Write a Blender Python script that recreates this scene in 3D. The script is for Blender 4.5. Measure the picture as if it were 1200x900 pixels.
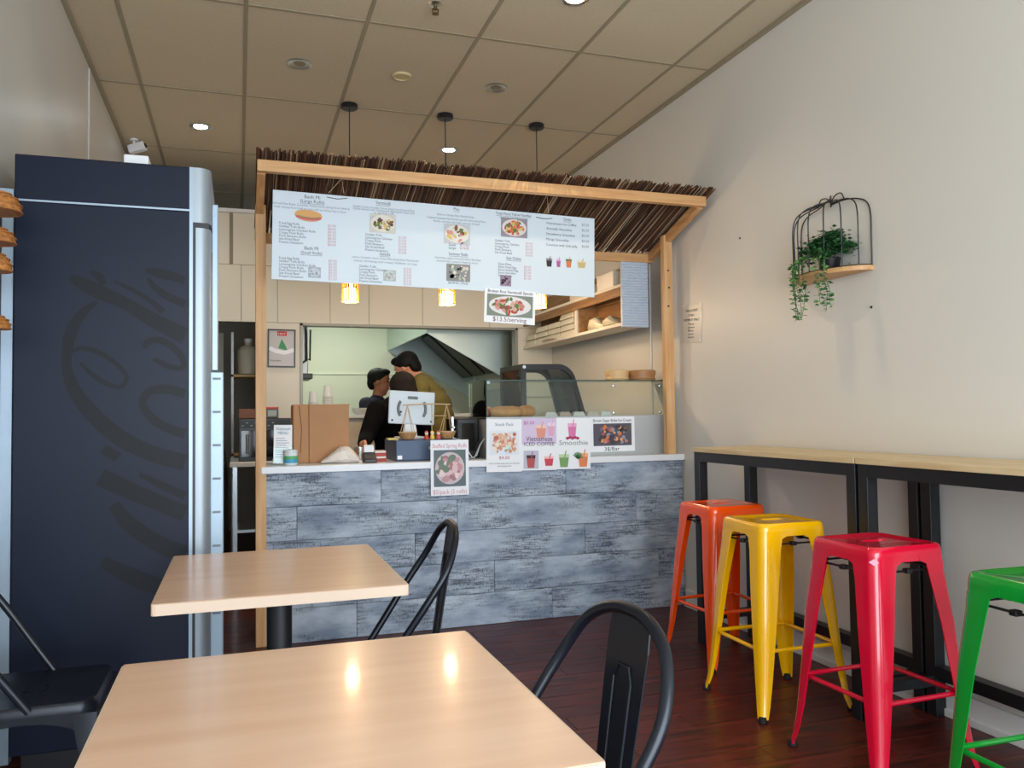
import bpy, bmesh, math, random
from mathutils import Vector, Matrix
PI = math.pi
rnd = random.Random(7)
for o in list(bpy.data.objects): bpy.data.objects.remove(o)
SC = bpy.context.scene
COL = SC.collection

# ------------------------------------------------------------------ camera
F, YAW, PITCH, ROLL, CH = 953.8, 0.3243, 0.0374, -0.0128, 1.22
_r = Vector((math.cos(YAW), -math.sin(YAW), 0)); _f = Vector((math.sin(YAW), math.cos(YAW), 0)); _u = Vector((0, 0, 1))
CF = _f*math.cos(PITCH) + _u*math.sin(PITCH); _u2 = _u*math.cos(PITCH) - _f*math.sin(PITCH)
CR = _r*math.cos(ROLL) + _u2*math.sin(ROLL); CU = _u2*math.cos(ROLL) - _r*math.sin(ROLL)
CAMP = Vector((0, 0, CH))
cd = bpy.data.cameras.new('camera'); cam = bpy.data.objects.new('camera', cd); COL.objects.link(cam)
cd.sensor_fit = 'HORIZONTAL'; cd.sensor_width = 36; cd.lens = F/1200*36; cd.clip_start = .05
m = Matrix.Identity(4)
for i in range(3): m[i][0] = CR[i]; m[i][1] = CU[i]; m[i][2] = -CF[i]; m[i][3] = CAMP[i]
cam.matrix_world = m
SC.camera = cam
def _d(x, y): return CF + CR*((x-600)/F) - CU*((y-450)/F)
def atX(x, y, X): v = _d(x, y); return CAMP + v*(X/v.x)
def atY(x, y, Y): v = _d(x, y); return CAMP + v*(Y/v.y)
def atZ(x, y, Z): v = _d(x, y); return CAMP + v*((Z-CH)/v.z)

# ------------------------------------------------------------------ light
W = bpy.data.worlds.new('sky'); SC.world = W; W.use_nodes = True
W.node_tree.nodes['Background'].inputs[0].default_value = (.80, .90, 1, 1)
W.node_tree.nodes['Background'].inputs[1].default_value = 1.3
vs = SC.view_settings
vs.view_transform = 'Standard'; vs.look = 'None'; vs.exposure = 0.0; vs.gamma = 1; vs.use_curve_mapping = False
def light(name, kind, loc, power, col, rot=(0,0,0), **k):
    l = bpy.data.lights.new(name, kind); l.energy = power; l.color = col
    for a, v in k.items(): setattr(l, a, v)
    o = bpy.data.objects.new(name, l); COL.objects.link(o); o.location = loc; o.rotation_euler = rot
    return o
# daylight through the shopfront behind the camera
light('shopfront_daylight_offscreen', 'AREA', (.94, -1.62, 1.45), 225, (.81, .91, 1), (PI/2, 0, 0), shape='RECTANGLE', size=3.2, size_y=2.5)

# ------------------------------------------------------------------ materials
def lin(c):
    c = c/255
    return c/12.92 if c <= .04045 else ((c+.055)/1.055)**2.4
def rgb(c): return (lin(c[0]), lin(c[1]), lin(c[2]), 1)
MATS = {}
def M(name, c, rough=.5, metal=0, var=None, bump=None, coat=0, emit=None, stretch=(1,1,1), spec=None, alpha=None, trans=None, c2=None):
    """var=(scale, amount): noise mixing colour c with c2 (or a darker c); bump=(scale, strength)"""
    if name in MATS: return MATS[name]
    mt = bpy.data.materials.new(name); mt.use_nodes = True; nt = mt.node_tree; b = nt.nodes['Principled BSDF']
    b.inputs['Base Color'].default_value = rgb(c); b.inputs['Roughness'].default_value = rough; b.inputs['Metallic'].default_value = metal
    if coat: b.inputs['Coat Weight'].default_value = coat; b.inputs['Coat Roughness'].default_value = .08
    if spec is not None: b.inputs['Specular IOR Level'].default_value = spec
    if alpha is not None: b.inputs['Alpha'].default_value = alpha
    if trans: b.inputs['Transmission Weight'].default_value = trans
    if emit: b.inputs['Emission Color'].default_value = rgb(emit[0]); b.inputs['Emission Strength'].default_value = emit[1]
    if var or bump:
        tc = nt.nodes.new('ShaderNodeTexCoord'); mp = nt.nodes.new('ShaderNodeMapping'); mp.inputs['Scale'].default_value = stretch
        nt.links.new(tc.outputs['Object'], mp.inputs['Vector'])
    if var:
        n = nt.nodes.new('ShaderNodeTexNoise'); n.inputs['Scale'].default_value = var[0]; n.inputs['Detail'].default_value = 6
        nt.links.new(mp.outputs[0], n.inputs['Vector'])
        rp = nt.nodes.new('ShaderNodeValToRGB'); rp.color_ramp.elements[0].position = .32; rp.color_ramp.elements[1].position = .68
        a = rgb(c); d = rgb(c2) if c2 else tuple(v*(1-var[1]) for v in a[:3])+(1,)
        rp.color_ramp.elements[0].color = d; rp.color_ramp.elements[1].color = a
        nt.links.new(n.outputs['Fac'], rp.inputs[0]); nt.links.new(rp.outputs[0], b.inputs['Base Color'])
    if bump:
        n2 = nt.nodes.new('ShaderNodeTexNoise'); n2.inputs['Scale'].default_value = bump[0]; n2.inputs['Detail'].default_value = 4
        nt.links.new(mp.outputs[0], n2.inputs['Vector'])
        bp = nt.nodes.new('ShaderNodeBump'); bp.inputs['Strength'].default_value = bump[1]; bp.inputs['Distance'].default_value = .003
        nt.links.new(n2.outputs['Fac'], bp.inputs['Height']); nt.links.new(bp.outputs[0], b.inputs['Normal'])
    MATS[name] = mt
    return mt
def per_object(mt, amount=.25):
    """vary the base colour a little from object to object"""
    nt = mt.node_tree; b = nt.nodes['Principled BSDF']
    oi = nt.nodes.new('ShaderNodeObjectInfo'); hs = nt.nodes.new('ShaderNodeHueSaturation')
    mr = nt.nodes.new('ShaderNodeMapRange'); mr.inputs['To Min'].default_value = 1-amount; mr.inputs['To Max'].default_value = 1+amount
    nt.links.new(oi.outputs['Random'], mr.inputs['Value']); nt.links.new(mr.outputs[0], hs.inputs['Value'])
    bc = b.inputs['Base Color']
    if bc.links: nt.links.new(bc.links[0].from_socket, hs.inputs['Color'])
    else: hs.inputs['Color'].default_value = bc.default_value
    nt.links.new(hs.outputs[0], bc)
    return mt
def glass(name, tint, gloss=.12, edge=None):
    mt = bpy.data.materials.new(name); mt.use_nodes = True; nt = mt.node_tree; nt.nodes.clear()
    o = nt.nodes.new('ShaderNodeOutputMaterial'); mx = nt.nodes.new('ShaderNodeMixShader'); t = nt.nodes.new('ShaderNodeBsdfTransparent')
    g = nt.nodes.new('ShaderNodeBsdfGlossy'); g.inputs['Roughness'].default_value = .03; t.inputs[0].default_value = rgb(tint)
    fr = nt.nodes.new('ShaderNodeFresnel'); fr.inputs[0].default_value = 1.45
    ad = nt.nodes.new('ShaderNodeMath'); ad.operation = 'ADD'; ad.inputs[1].default_value = gloss-.05; ad.use_clamp = True
    nt.links.new(fr.outputs[0], ad.inputs[0]); nt.links.new(ad.outputs[0], mx.inputs[0])
    nt.links.new(t.outputs[0], mx.inputs[1]); nt.links.new(g.outputs[0], mx.inputs[2]); nt.links.new(mx.outputs[0], o.inputs[0])
    return mt
def weathered(name):
    """whitewashed blue-grey boards with dark scuffs, the grain along X"""
    mt = bpy.data.materials.new(name); mt.use_nodes = True; nt = mt.node_tree; b = nt.nodes['Principled BSDF']; N = nt.nodes.new; L = nt.links.new
    tc = N('ShaderNodeTexCoord'); oi = N('ShaderNodeObjectInfo')
    off = N('ShaderNodeVectorMath'); off.operation = 'SCALE'; off.inputs[0].default_value = (37, 0, 11); L(oi.outputs['Random'], off.inputs['Scale'])
    add = N('ShaderNodeVectorMath'); L(tc.outputs['Object'], add.inputs[0]); L(off.outputs[0], add.inputs[1])
    def noise(sc, st, det=6, rough=.6):
        mp = N('ShaderNodeMapping'); mp.inputs['Scale'].default_value = st; L(add.outputs[0], mp.inputs[0])
        n = N('ShaderNodeTexNoise'); n.inputs['Scale'].default_value = sc; n.inputs['Detail'].default_value = det; n.inputs['Roughness'].default_value = rough
        L(mp.outputs[0], n.inputs['Vector']); return n.outputs['Fac']
    def ramp(f, p0, c0, p1, c1):
        r = N('ShaderNodeValToRGB'); e = r.color_ramp.elements; e[0].position = p0; e[0].color = c0; e[1].position = p1; e[1].color = c1
        L(f, r.inputs[0]); return r.outputs[0]
    base = ramp(noise(3.0, (1, 1, 2.5)), .35, rgb((120, 134, 154)), .65, rgb((186, 197, 211)))
    streak = ramp(noise(9, (.9, 1, 9), 8, .72), .40, (0, 0, 0, 1), .55, (1, 1, 1, 1))
    patch = ramp(noise(4.2, (.7, 1, 1.6), 4), .42, (0, 0, 0, 1), .60, (1, 1, 1, 1))
    pm = N('ShaderNodeMath'); pm.operation = 'SUBTRACT'; pm.inputs[0].default_value = 1; L(streak, pm.inputs[1])
    pm2 = N('ShaderNodeMath'); pm2.operation = 'MULTIPLY'; L(pm.outputs[0], pm2.inputs[0]); L(patch, pm2.inputs[1])
    tick = ramp(noise(55, (2.2, 1, .8), 4, .7), .54, (0, 0, 0, 1), .62, (1, 1, 1, 1))
    pt = N('ShaderNodeMath'); pt.operation = 'MULTIPLY'; L(tick, pt.inputs[0]); L(patch, pt.inputs[1])
    pa = N('ShaderNodeMath'); pa.operation = 'ADD'; pa.use_clamp = True; L(pm2.outputs[0], pa.inputs[0]); L(pt.outputs[0], pa.inputs[1])
    pf = N('ShaderNodeMath'); pf.operation = 'MULTIPLY'; pf.inputs[1].default_value = .85; L(pa.outputs[0], pf.inputs[0])
    mx = N('ShaderNodeMixRGB'); L(pf.outputs[0], mx.inputs[0]); L(base, mx.inputs[1]); mx.inputs[2].default_value = rgb((40, 47, 60))
    L(mx.outputs[0], b.inputs['Base Color']); b.inputs['Roughness'].default_value = .55
    return mt
def wood(name, c, c2, rough=.4, axis=0, scale=6, coat=0, rand=0):
    st = [9, 9, 9]; st[axis] = .7
    mt = M(name, c, rough, var=(scale, .3), c2=c2, stretch=tuple(st), coat=coat)
    return per_object(mt, rand) if rand else mt

WALL = M('wall_paint', (224, 220, 212), .42, bump=(3, .05))
WALLL = M('wall_paint_gloss', (206, 203, 196), .35, bump=(3, .05))
BACKW = M('back_wall_paint', (222, 213, 194), .5)
KITW = M('kitchen_wall_paint', (212, 216, 194), .5)
DARKW = M('store_room_paint', (205, 200, 188), .7)
TILE = per_object(M('ceiling_tile', (208, 193, 165), .85, var=(60, .06), bump=(120, .15)), .03)
BAR = M('ceiling_bar', (158, 145, 121), .6)
TRIMW = M('white_trim', (225, 225, 222), .4)
SUB = M('subfloor', (44, 17, 13), .7)
PLK = wood('floor_board', (104, 38, 27), (38, 13, 10), .40, 0, 5, .12, .16)
PLK.node_tree.nodes['Principled BSDF'].inputs['Specular IOR Level'].default_value = .3
PINE = wood('pine', (220, 174, 120), (200, 146, 94), .5, 0, 4)
PINEZ = wood('pine_upright', (222, 178, 126), (202, 150, 98), .5, 2, 4)
PINEY = wood('pine_rafter', (212, 164, 110), (190, 136, 86), .5, 1, 4)
BEECH = wood('beech_laminate', (226, 190, 162), (216, 176, 146), .28, 0, 2.2, .15)
BEECHE = M('beech_edging', (212, 188, 166), .5)
OAK = wood('oak_laminate', (222, 200, 158), (200, 172, 126), .4, 1, 4)
BLK = M('black_steel', (22, 24, 28), .42)
CHAIRM = M('black_powder_coat', (20, 26, 36), .32, metal=.25)
STEEL = M('stainless', (196, 202, 204), .28, metal=1)
STEELM = M('steel_matte', (186, 190, 192), .45, metal=.6)
ALU = M('aluminium', (150, 166, 180), .4, metal=.6)
WHITE = M('white_plastic', (236, 238, 240), .35)
PAPER = M('paper', (238, 240, 244), .55)
INK = M('black_ink', (38, 38, 44), .7)
INKG = M('grey_ink', (96, 98, 106), .7)
INKR = M('red_ink', (186, 72, 74), .7)
INKP = M('pink_ink', (214, 140, 150), .7)
BLACKP = M('black_plastic', (18, 18, 20), .4)
RUB = M('black_rubber', (12, 12, 13), .7)
GLASS = glass('clear_glass', (247, 251, 249), .035)
GLASSE = M('glass_edge', (50, 78, 72), .15)

# ------------------------------------------------------------------ mesh builder
class MB:
    def __init__(s): s.v = []; s.f = []; s.mi = []; s.k = 0
    def add(s, vs, fs):
        n = len(s.v); s.v += [tuple(q) for q in vs]; s.f += [tuple(i+n for i in f) for f in fs]; s.mi += [s.k]*len(fs); return s
    def mat(s, k): s.k = k; return s
    def box(s, x0, x1, y0, y1, z0, z1):
        return s.add([(x, y, z) for z in (z0, z1) for y in (y0, y1) for x in (x0, x1)],
                     [(0,2,3,1), (4,5,7,6), (0,1,5,4), (2,6,7,3), (0,4,6,2), (1,3,7,5)])
    def beam(s, a, b, w, h, up=(0,0,1)):
        a, b = Vector(a), Vector(b); t = (b-a).normalized(); up = Vector(up); sx = t.cross(up).normalized(); sz = sx.cross(t)
        vs = [p + sx*(i*w/2) + sz*(j*h/2) for p in (a, b) for j in (-1, 1) for i in (-1, 1)]
        return s.add(vs, [(0,1,3,2), (4,6,7,5), (0,4,5,1), (2,3,7,6), (0,2,6,4), (1,5,7,3)])
    def loft(s, loops, cap0=True, cap1=True, closed=False):
        n = len(loops[0]); vs = [p for l in loops for p in l]; fs = []
        for k in range(len(loops) - (0 if closed else 1)):
            k2 = (k+1) % len(loops)
            for i in range(n):
                j = (i+1) % n; fs.append((k*n+i, k*n+j, k2*n+j, k2*n+i))
        if not closed:
            if cap0: fs.append(tuple(range(n-1, -1, -1)))
            if cap1: fs.append(tuple((len(loops)-1)*n+i for i in range(n)))
        return s.add(vs, fs)
    def tube(s, path, r, n=8, closed=False, flat=1.0):
        P = [Vector(p) for p in path]; R = r if isinstance(r, (list, tuple)) else [r]*len(P)
        loops = []; prev = None
        for i, p in enumerate(P):
            a = P[i-1] if (i > 0 or closed) else P[i]; b = P[(i+1) % len(P)] if (i < len(P)-1 or closed) else P[i]
            t = (b-a).normalized()
            if prev is None:
                nrm = t.cross(Vector((0,0,1)) if abs(t.z) < .9 else Vector((1,0,0))).normalized()
            else: nrm = (prev - t*prev.dot(t)).normalized()
            prev = nrm; bn = t.cross(nrm)
            loops.append([p + (nrm*math.cos(2*PI*k/n) + bn*math.sin(2*PI*k/n)*flat)*R[i] for k in range(n)])
        return s.loft(loops, closed=closed)
    def lathe(s, prof, c=(0,0,0), n=24, a=1, b=1):
        c = Vector(c)
        return s.loft([[c+Vector((r*a*math.cos(2*PI*k/n), r*b*math.sin(2*PI*k/n), z)) for k in range(n)] for r, z in prof])
    def cyl(s, c, r, h, n=20): return s.lathe([(r, 0), (r, h)], c, n)
    def ball(s, c, rx, ry=None, rz=None, n=14, m=9):
        ry = ry or rx; rz = rz or rx; c = Vector(c); loops = []
        for i in range(m):
            t = -PI/2 + PI*(i+.5)/m
            loops.append([c+Vector((rx*math.cos(t)*math.cos(2*PI*k/n), ry*math.cos(t)*math.sin(2*PI*k/n), rz*math.sin(t))) for k in range(n)])
        return s.loft(loops)
    def prism(s, poly, axis, lo, hi):
        def pt(a, b, c): return (c, a, b) if axis == 0 else (a, c, b) if axis == 1 else (a, b, c)
        return s.loft([[pt(a, b, lo) for a, b in poly], [pt(a, b, hi) for a, b in poly]])
    def flat(s, pts, z=0):
        return s.add([(x, y, z) for x, y in pts], [tuple(range(len(pts)))])
    def disc(s, cx, cy, rx, ry, z, n=16, rot=0):
        return s.flat([(cx+rx*math.cos(t)*math.cos(rot)-ry*math.sin(t)*math.sin(rot), cy+rx*math.cos(t)*math.sin(rot)+ry*math.sin(t)*math.cos(rot)) for t in [2*PI*k/n for k in range(n)]], z)
    def ribbon(s, pts, wd, z=0):
        P = [Vector((x, y, 0)) for x, y in pts]; Wd = wd if isinstance(wd, (list, tuple)) else [wd]*len(P); vs = []
        for i, p in enumerate(P):
            t = (P[min(i+1, len(P)-1)]-P[max(i-1, 0)]).normalized(); q = Vector((-t.y, t.x, 0))*Wd[i]/2
            vs += [(p.x+q.x, p.y+q.y, z), (p.x-q.x, p.y-q.y, z)]
        return s.add(vs, [(2*i, 2*i+1, 2*i+3, 2*i+2) for i in range(len(P)-1)])
    def xf(s, mtx):
        s.v = [tuple(mtx @ Vector(q)) for q in s.v]; return s
    def mesh(s, name, mats, smooth=False, bevel=0, seg=2, off=None):
        me = bpy.data.meshes.new(name)
        vs = s.v if off is None else [(q[0]-off[0], q[1]-off[1], q[2]-off[2]) for q in s.v]
        me.from_pydata(vs, [], s.f)
        bm = bmesh.new(); bm.from_mesh(me)
        for i, f in enumerate(bm.faces): f.material_index = s.mi[i] if i < len(s.mi) else 0
        bmesh.ops.recalc_face_normals(bm, faces=bm.faces)
        if bevel:
            es = [e for e in bm.edges if len(e.link_faces) == 2 and e.calc_face_angle(0) > .6]
            bmesh.ops.bevel(bm, geom=es, offset=bevel, segments=seg, affect='EDGES', profile=.5, clamp_overlap=True)
        bm.to_mesh(me); bm.free()
        if smooth:
            for p in me.polygons: p.use_smooth = True
            me.set_sharp_from_angle(angle=math.radians(38))
        for q in (mats if isinstance(mats, (list, tuple)) else [mats]): me.materials.append(q)
        return me
OFF = {}
def build(mb, name, mat, parent=None, world=True, smooth=False, bevel=0, seg=2, label=None, kind=None):
    """link the builder as one mesh object; world=True: its points are world points, whatever the parent's place"""
    off = OFF.get(parent.name) if (parent is not None and world) else None
    me = mb if isinstance(mb, bpy.types.Mesh) else mb.mesh(name, mat, smooth, bevel, seg, off)
    o = bpy.data.objects.new(name, me); COL.objects.link(o)
    if parent is not None:
        o.parent = parent
        if parent.name in OFF: OFF[o.name] = OFF[parent.name]
    if label: o['label'] = label
    if kind: o['kind'] = kind
    return o
def tag(o, label, cat, group=None):
    o['label'] = label; o['category'] = cat
    if group: o['group'] = group
    return o
def thing(name, label, cat, loc=(0,0,0), rz=0, group=None, mtx=None):
    o = bpy.data.objects.new(name, None); COL.objects.link(o); o.empty_display_size = .05
    if mtx is not None: o.matrix_world = mtx
    else:
        o.location = loc; o.rotation_euler = (0, 0, rz)
        if rz == 0: OFF[o.name] = tuple(loc)
    return tag(o, label, cat, group)
def solo(mb, name, mat, label, cat, group=None, base=None, **k):
    """a thing that is one mesh, its origin at its base"""
    xs = [q[0] for q in mb.v]; ys = [q[1] for q in mb.v]; zs = [q[2] for q in mb.v]
    b = base or ((min(xs)+max(xs))/2, (min(ys)+max(ys))/2, min(zs))
    me = mb.mesh(name, mat, k.get('smooth', False), k.get('bevel', 0), k.get('seg', 2), b)
    o = bpy.data.objects.new(name, me); COL.objects.link(o); o.location = b; OFF[o.name] = tuple(b)
    return tag(o, label, cat, group)
def struct(mb, name, mat, parent=None, **k):
    o = build(mb, name, mat, parent, **k)
    if parent is None: o['kind'] = 'structure'
    return o
def copy_tree(o, parent=None):
    c = o.copy(); COL.objects.link(c); c.parent = parent
    for ch in list(o.children): copy_tree(ch, c)
    return c

def smooth_path(pts, n=6):
    P = [Vector(p) for p in pts]; out = []
    for i in range(len(P)-1):
        a, b, c, d = P[max(i-1, 0)], P[i], P[i+1], P[min(i+2, len(P)-1)]
        for k in range(n):
            u = k/n; out.append(.5*((2*b)+(c-a)*u+(2*a-5*b+4*c-d)*u*u+(3*b-a-3*c+d)*u**3))
    return out+[P[-1]]
# ------------------------------------------------------------------ lettering
_tc = bpy.data.curves.new('lettering_source', 'FONT'); _to = bpy.data.objects.new('lettering_source', _tc)
COL.objects.link(_to)
def text_into(mb, body, x, y, size, align='LEFT', z=.0012, wide=None, shear=0, bold=0):
    """put a line of text into mb; local x right, y up; (x, y) baseline anchor; wide squeezes it to that width"""
    _tc.body = body; _tc.size = size; _tc.align_x = 'LEFT'; _tc.resolution_u = 2; _tc.shear = shear; _tc.offset = bold
    dg = bpy.context.evaluated_depsgraph_get(); dg.update()
    me = _to.evaluated_get(dg).to_mesh()
    if not me or not len(me.vertices): return
    xs = [v.co.x for v in me.vertices]; w = max(xs)-min(xs); s = (wide/w) if wide else 1
    o = {'LEFT': 0, 'CENTER': -w*s/2, 'RIGHT': -w*s}[align] - min(xs)*s
    mb.add([(x+o+v.co.x*s, y+v.co.y, z) for v in me.vertices], [tuple(p.vertices) for p in me.polygons])
    _to.evaluated_get(dg).to_mesh_clear()
def frame_matrix(TL, TR, BL):
    """local x along the top edge, y up, z out of the sheet, origin bottom left"""
    TL, TR, BL = Vector(TL), Vector(TR), Vector(BL)
    x = (TR-TL).normalized(); y = (TL-BL); y = (y - x*y.dot(x)).normalized(); z = x.cross(y)
    mt = Matrix.Identity(4)
    for i in range(3): mt[i][0] = x[i]; mt[i][1] = y[i]; mt[i][2] = z[i]; mt[i][3] = BL[i]
    return mt, (TR-TL).length, (TL-BL).length
def food_print(name, parent, x0, y0, w, h, bg, plate, cols, seed, n=26, z=.0010):
    """a printed photograph: ground, plate and blobs of food, flat ink on the sheet"""
    r = random.Random(seed); mb = MB(); ms = [M('ink_%d_%d_%d' % bg, bg, .6)]
    mb.flat([(x0, y0), (x0+w, y0), (x0+w, y0+h), (x0, y0+h)], z)
    for i in range(6):
        c = tuple(max(0, min(255, q+r.randint(-22, 22))) for q in bg); ms.append(M('ink_%d_%d_%d' % c, c, .6)); mb.mat(len(ms)-1)
        a = x0+r.random()*w*.7; b = y0+r.random()*h*.7
        mb.flat([(a, b), (a+w*.3*r.random(), b), (a+w*.3, b+h*.3), (a, b+h*.3*r.random())], z+.00015)
    if plate:
        ms.append(M('ink_%d_%d_%d' % plate, plate, .6)); mb.mat(len(ms)-1)
        mb.disc(x0+w/2, y0+h/2, w*.46, h*.44, z+.0003, 24)
    k0 = len(ms)
    for c in cols: ms.append(M('ink_%d_%d_%d' % c, c, .6))
    for i in range(n):
        mb.mat(k0+i % len(cols)); t = r.random()*2*PI; q = math.sqrt(r.random())*.78
        s = min(w, h)
        if not plate:
            mb.disc(x0+w*r.uniform(.13, .87), y0+h*r.uniform(.13, .87), s*r.uniform(.05, .125), s*r.uniform(.04, .10), z+.0004+.00004*i, 9, r.random()*PI); continue
        mb.disc(x0+w/2+math.cos(t)*q*w*.44, y0+h/2+math.sin(t)*q*h*.42, s*r.uniform(.06, .18), s*r.uniform(.04, .11), z+.0004+.00004*i, 9, r.random()*PI)
    return build(mb, name, ms, parent, world=False)

# ================================================================== THE ROOM
XL, XR, ZC, YF, YB, YK = -.816, 2.69, 3.27, -1.5, 6.85, 9.4
fl = struct(MB().box(XL-.1, XR+.1, YF-.1, YK+.1, -.12, -.012), 'floor', SUB)
# boards, grain across the room
bw, bl = .125, 1.2
pm_full = MB().box(0, bl-.002, 0, bw-.002, -.012, 0).mesh('plank', PLK, bevel=.0012, seg=1)
row = 0; y = .45
while y < YB:
    x = XL - ((row*437) % 1200)/1000.0
    while x < XR:
        a, b = max(x, XL), min(x+bl, XR)
        if b-a > .02:
            if abs(b-a-bl) < 1e-6: o = build(pm_full, 'plank', None, fl); o.location = (a, y, 0)
            else:
                o = build(MB().box(0, b-a-.002, 0, bw-.002, -.012, 0), 'plank', PLK, fl, bevel=.0012, seg=1); o.location = (a, y, 0)
        x += bl
    y += bw; row += 1
build(MB().box(XL, XR, YF, .45, -.012, -.0005), 'plank_field', PLK, fl)
build(MB().box(XL, XR, y, YK, -.012, -.0005), 'plank_field', PLK, fl)

# ceiling: tiles of 0.6 x 1.2 on exposed bars
ce = struct(MB().box(XL-.1, XR+.1, YF-.1, YK+.1, ZC+.03, ZC+.1), 'ceiling', M('plenum', (60, 55, 48), .9))
gx = [.036+.6*k for k in range(-2, 6)]; gx = [XL]+[g for g in gx if XL+.02 < g < XR-.02]+[XR]
gy = [4.172+1.2*k for k in range(-5, 6)]; gy = [YF]+[g for g in gy if YF+.02 < g < YK-.02]+[YK]
tiles = {}
for i in range(len(gx)-1):
    for j in range(len(gy)-1):
        w, d = gx[i+1]-gx[i], gy[j+1]-gy[j]; key = (round(w, 3), round(d, 3))
        if key not in tiles: tiles[key] = MB().box(.003, w-.003, .003, d-.003, 0, .03).mesh('ceiling_tile', TILE, bevel=.002, seg=1)
        o = build(tiles[key], 'ceiling_tile', None, ce); o.location = (gx[i], gy[j], ZC)
for g in gx[1:-1]: build(MB().box(g-.010, g+.010, YF, YK, ZC-.004, ZC+.004), 'ceiling_bar', BAR, ce)
for g in gy[1:-1]: build(MB().box(XL, XR, g-.009, g+.009, ZC-.0035, ZC+.004), 'ceiling_bar', BAR, ce)
struct(MB().box(XR-.022, XR, YF, YK, ZC-.022, ZC), 'trim_1', BAR)
struct(MB().box(XL, XL+.022, YF, YK, ZC-.022, ZC), 'trim_2', BAR)

# side walls of tall sheets with fine joints
wr = struct(MB().box(XR+.012, XR+.12, YF, YK, 0, ZC+.05), 'wall_right', M('joint', (120, 116, 108), .8))
wl = struct(MB().box(XL-.12, XL-.012, YF, YK, 0, ZC+.05), 'wall_left', M('joint', (120, 116, 108), .8))
sr = [YF, 2.6-1.2*2, 2.6, 5.0, 7.4, YK]; sr = [YF, .2, 5.0, 7.4, YK]
for a, b in zip(sr, sr[1:]): build(MB().box(XR, XR+.02, a+.0015, b-.0015, 0, ZC), 'wall_panel', WALL, wr, bevel=.001, seg=1)
sl = [YF, .36, 2.76, 5.16, 7.56, YK]
for a, b in zip(sl, sl[1:]): build(MB().box(XL-.02, XL, a+.0015, b-.0015, 0, ZC), 'wall_panel', WALLL, wl, bevel=.001, seg=1)
build(MB().box(XL, XL+.006, 5.13, 5.19, 0, ZC-.03), 'joint_strip', WALLL, wl)
struct(MB().box(XR-.018, XR, YF, 4.57, 0, .105), 'baseboard_right', TRIMW, bevel=.004)
struct(MB().box(XR-.03, XR-.018, YF, 4.57, 0, .03), 'trim_3', TRIMW, bevel=.003)
struct(MB().box(XL, XL+.018, YF, YB, 0, .105), 'baseboard_left', TRIMW, bevel=.004)

# the shopfront behind the camera: piers, head and mullions round a wide opening
wf = struct(MB().box(XL-.1, XL+.1, YF-.1, YF, 0, ZC).box(XR-.1, XR+.1, YF-.1, YF, 0, ZC).box(XL+.1, XR-.1, YF-.1, YF, 2.75, ZC).box(XL+.1, XR-.1, YF-.1, YF, 0, .12), 'wall_front', WALL)
for xx in (.25, 1.4): build(MB().box(xx-.025, xx+.025, YF-.08, YF-.02, .12, 2.75), 'mullion', ALU, wf)

# the partition behind the counter: doorway on the left, pass-through window on the right
WX0, WX1, WZ0, WZ1, PT = .478, 2.36, 1.235, 1.99, 2.90
DX0, DX1 = -.70, .17
wb = struct(MB().box(XL, DX0, YB+.004, YB+.1, 0, PT-.03).box(DX0, XR, YB+.012, YB+.09, WZ1+.03, PT-.03).box(DX1, WX0, YB+.012, YB+.09, 0, WZ1+.03)
            .box(WX0, WX1, YB+.012, YB+.09, 0, WZ0).box(WX1, XR, YB+.012, YB+.09, 0, WZ1+.03), 'wall_back', M('joint_dark', (150, 138, 116), .8))
def bpanel(x0, x1, z0, z1): build(MB().box(x0+.0015, x1-.0015, YB, YB+.02, z0+.0015, z1-.0015), 'wall_panel', BACKW, wb, bevel=.001, seg=1)
for a, b in ((-.70, -.36), (-.36, -.068), (-.044, .33), (.33, .72)): bpanel(a, b, 2.45, PT-.03)
for a, b in ((-.70, -.22), (-.22, .02), (.02, .17), (.17, .30), (.30, .72)): bpanel(a, b, 1.99, 2.45)
for a, b in ((.72, 1.04), (1.04, 1.50), (1.50, 2.1), (2.1, XR)): bpanel(a, b, 1.99, PT-.03)
bpanel(DX1, WX0, 0, 1.99); bpanel(WX1, XR, 0, 1.99); bpanel(WX0, WX1, 0, WZ0)
build(MB().box(XL, XR, YB-.012, YB+.10, PT-.03, PT), 'cap_trim', TRIMW, wb)
w1 = struct(MB().box(WX0-.0, WX0+.02, YB-.012, YB+.10, WZ0, WZ1).box(WX1-.02, WX1, YB-.012, YB+.10, WZ0, WZ1).box(WX0, WX1, YB-.012, YB+.10, WZ1-.02, WZ1), 'window_1', M('aluminium_dull', (150, 148, 138), .5, metal=.4))
build(MB().box(WX0-.03, WX1+.03, YB-.06, YB+.12, WZ0-.03, WZ0), 'window_sill', TRIMW, w1, bevel=.004)
# kitchen shell behind the window, and the unlit room behind the doorway
KX = .33
struct(MB().box(KX, XR, YK, YK+.1, 0, 2.7), 'wall_kitchen_back', KITW)
struct(MB().box(XL-.1, KX, YK, YK+.1, 0, ZC+.05), 'wall_store_back', DARKW)
kl = struct(MB().box(KX-.08, KX, YB+.09, YK, 0, 2.7), 'wall_kitchen_left', KITW)
build(MB().box(KX-.10, KX-.08, YB+.09, YK, 0, 2.7), 'store_side_lining', DARKW, kl)
struct(MB().box(KX-.1, XR, YB+.09, YK, 2.62, 2.7), 'ceiling_kitchen_unseen', M('kitchen_ceiling_unseen', (200, 200, 190), .8))  # unseen ceiling put in to keep kitchen light off the shop ceiling
struct(MB().box(KX, XR, YK-.012, YK, 1.70, 1.72), 'trim_4', M('wall_rail', (222, 228, 205), .4))

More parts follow.
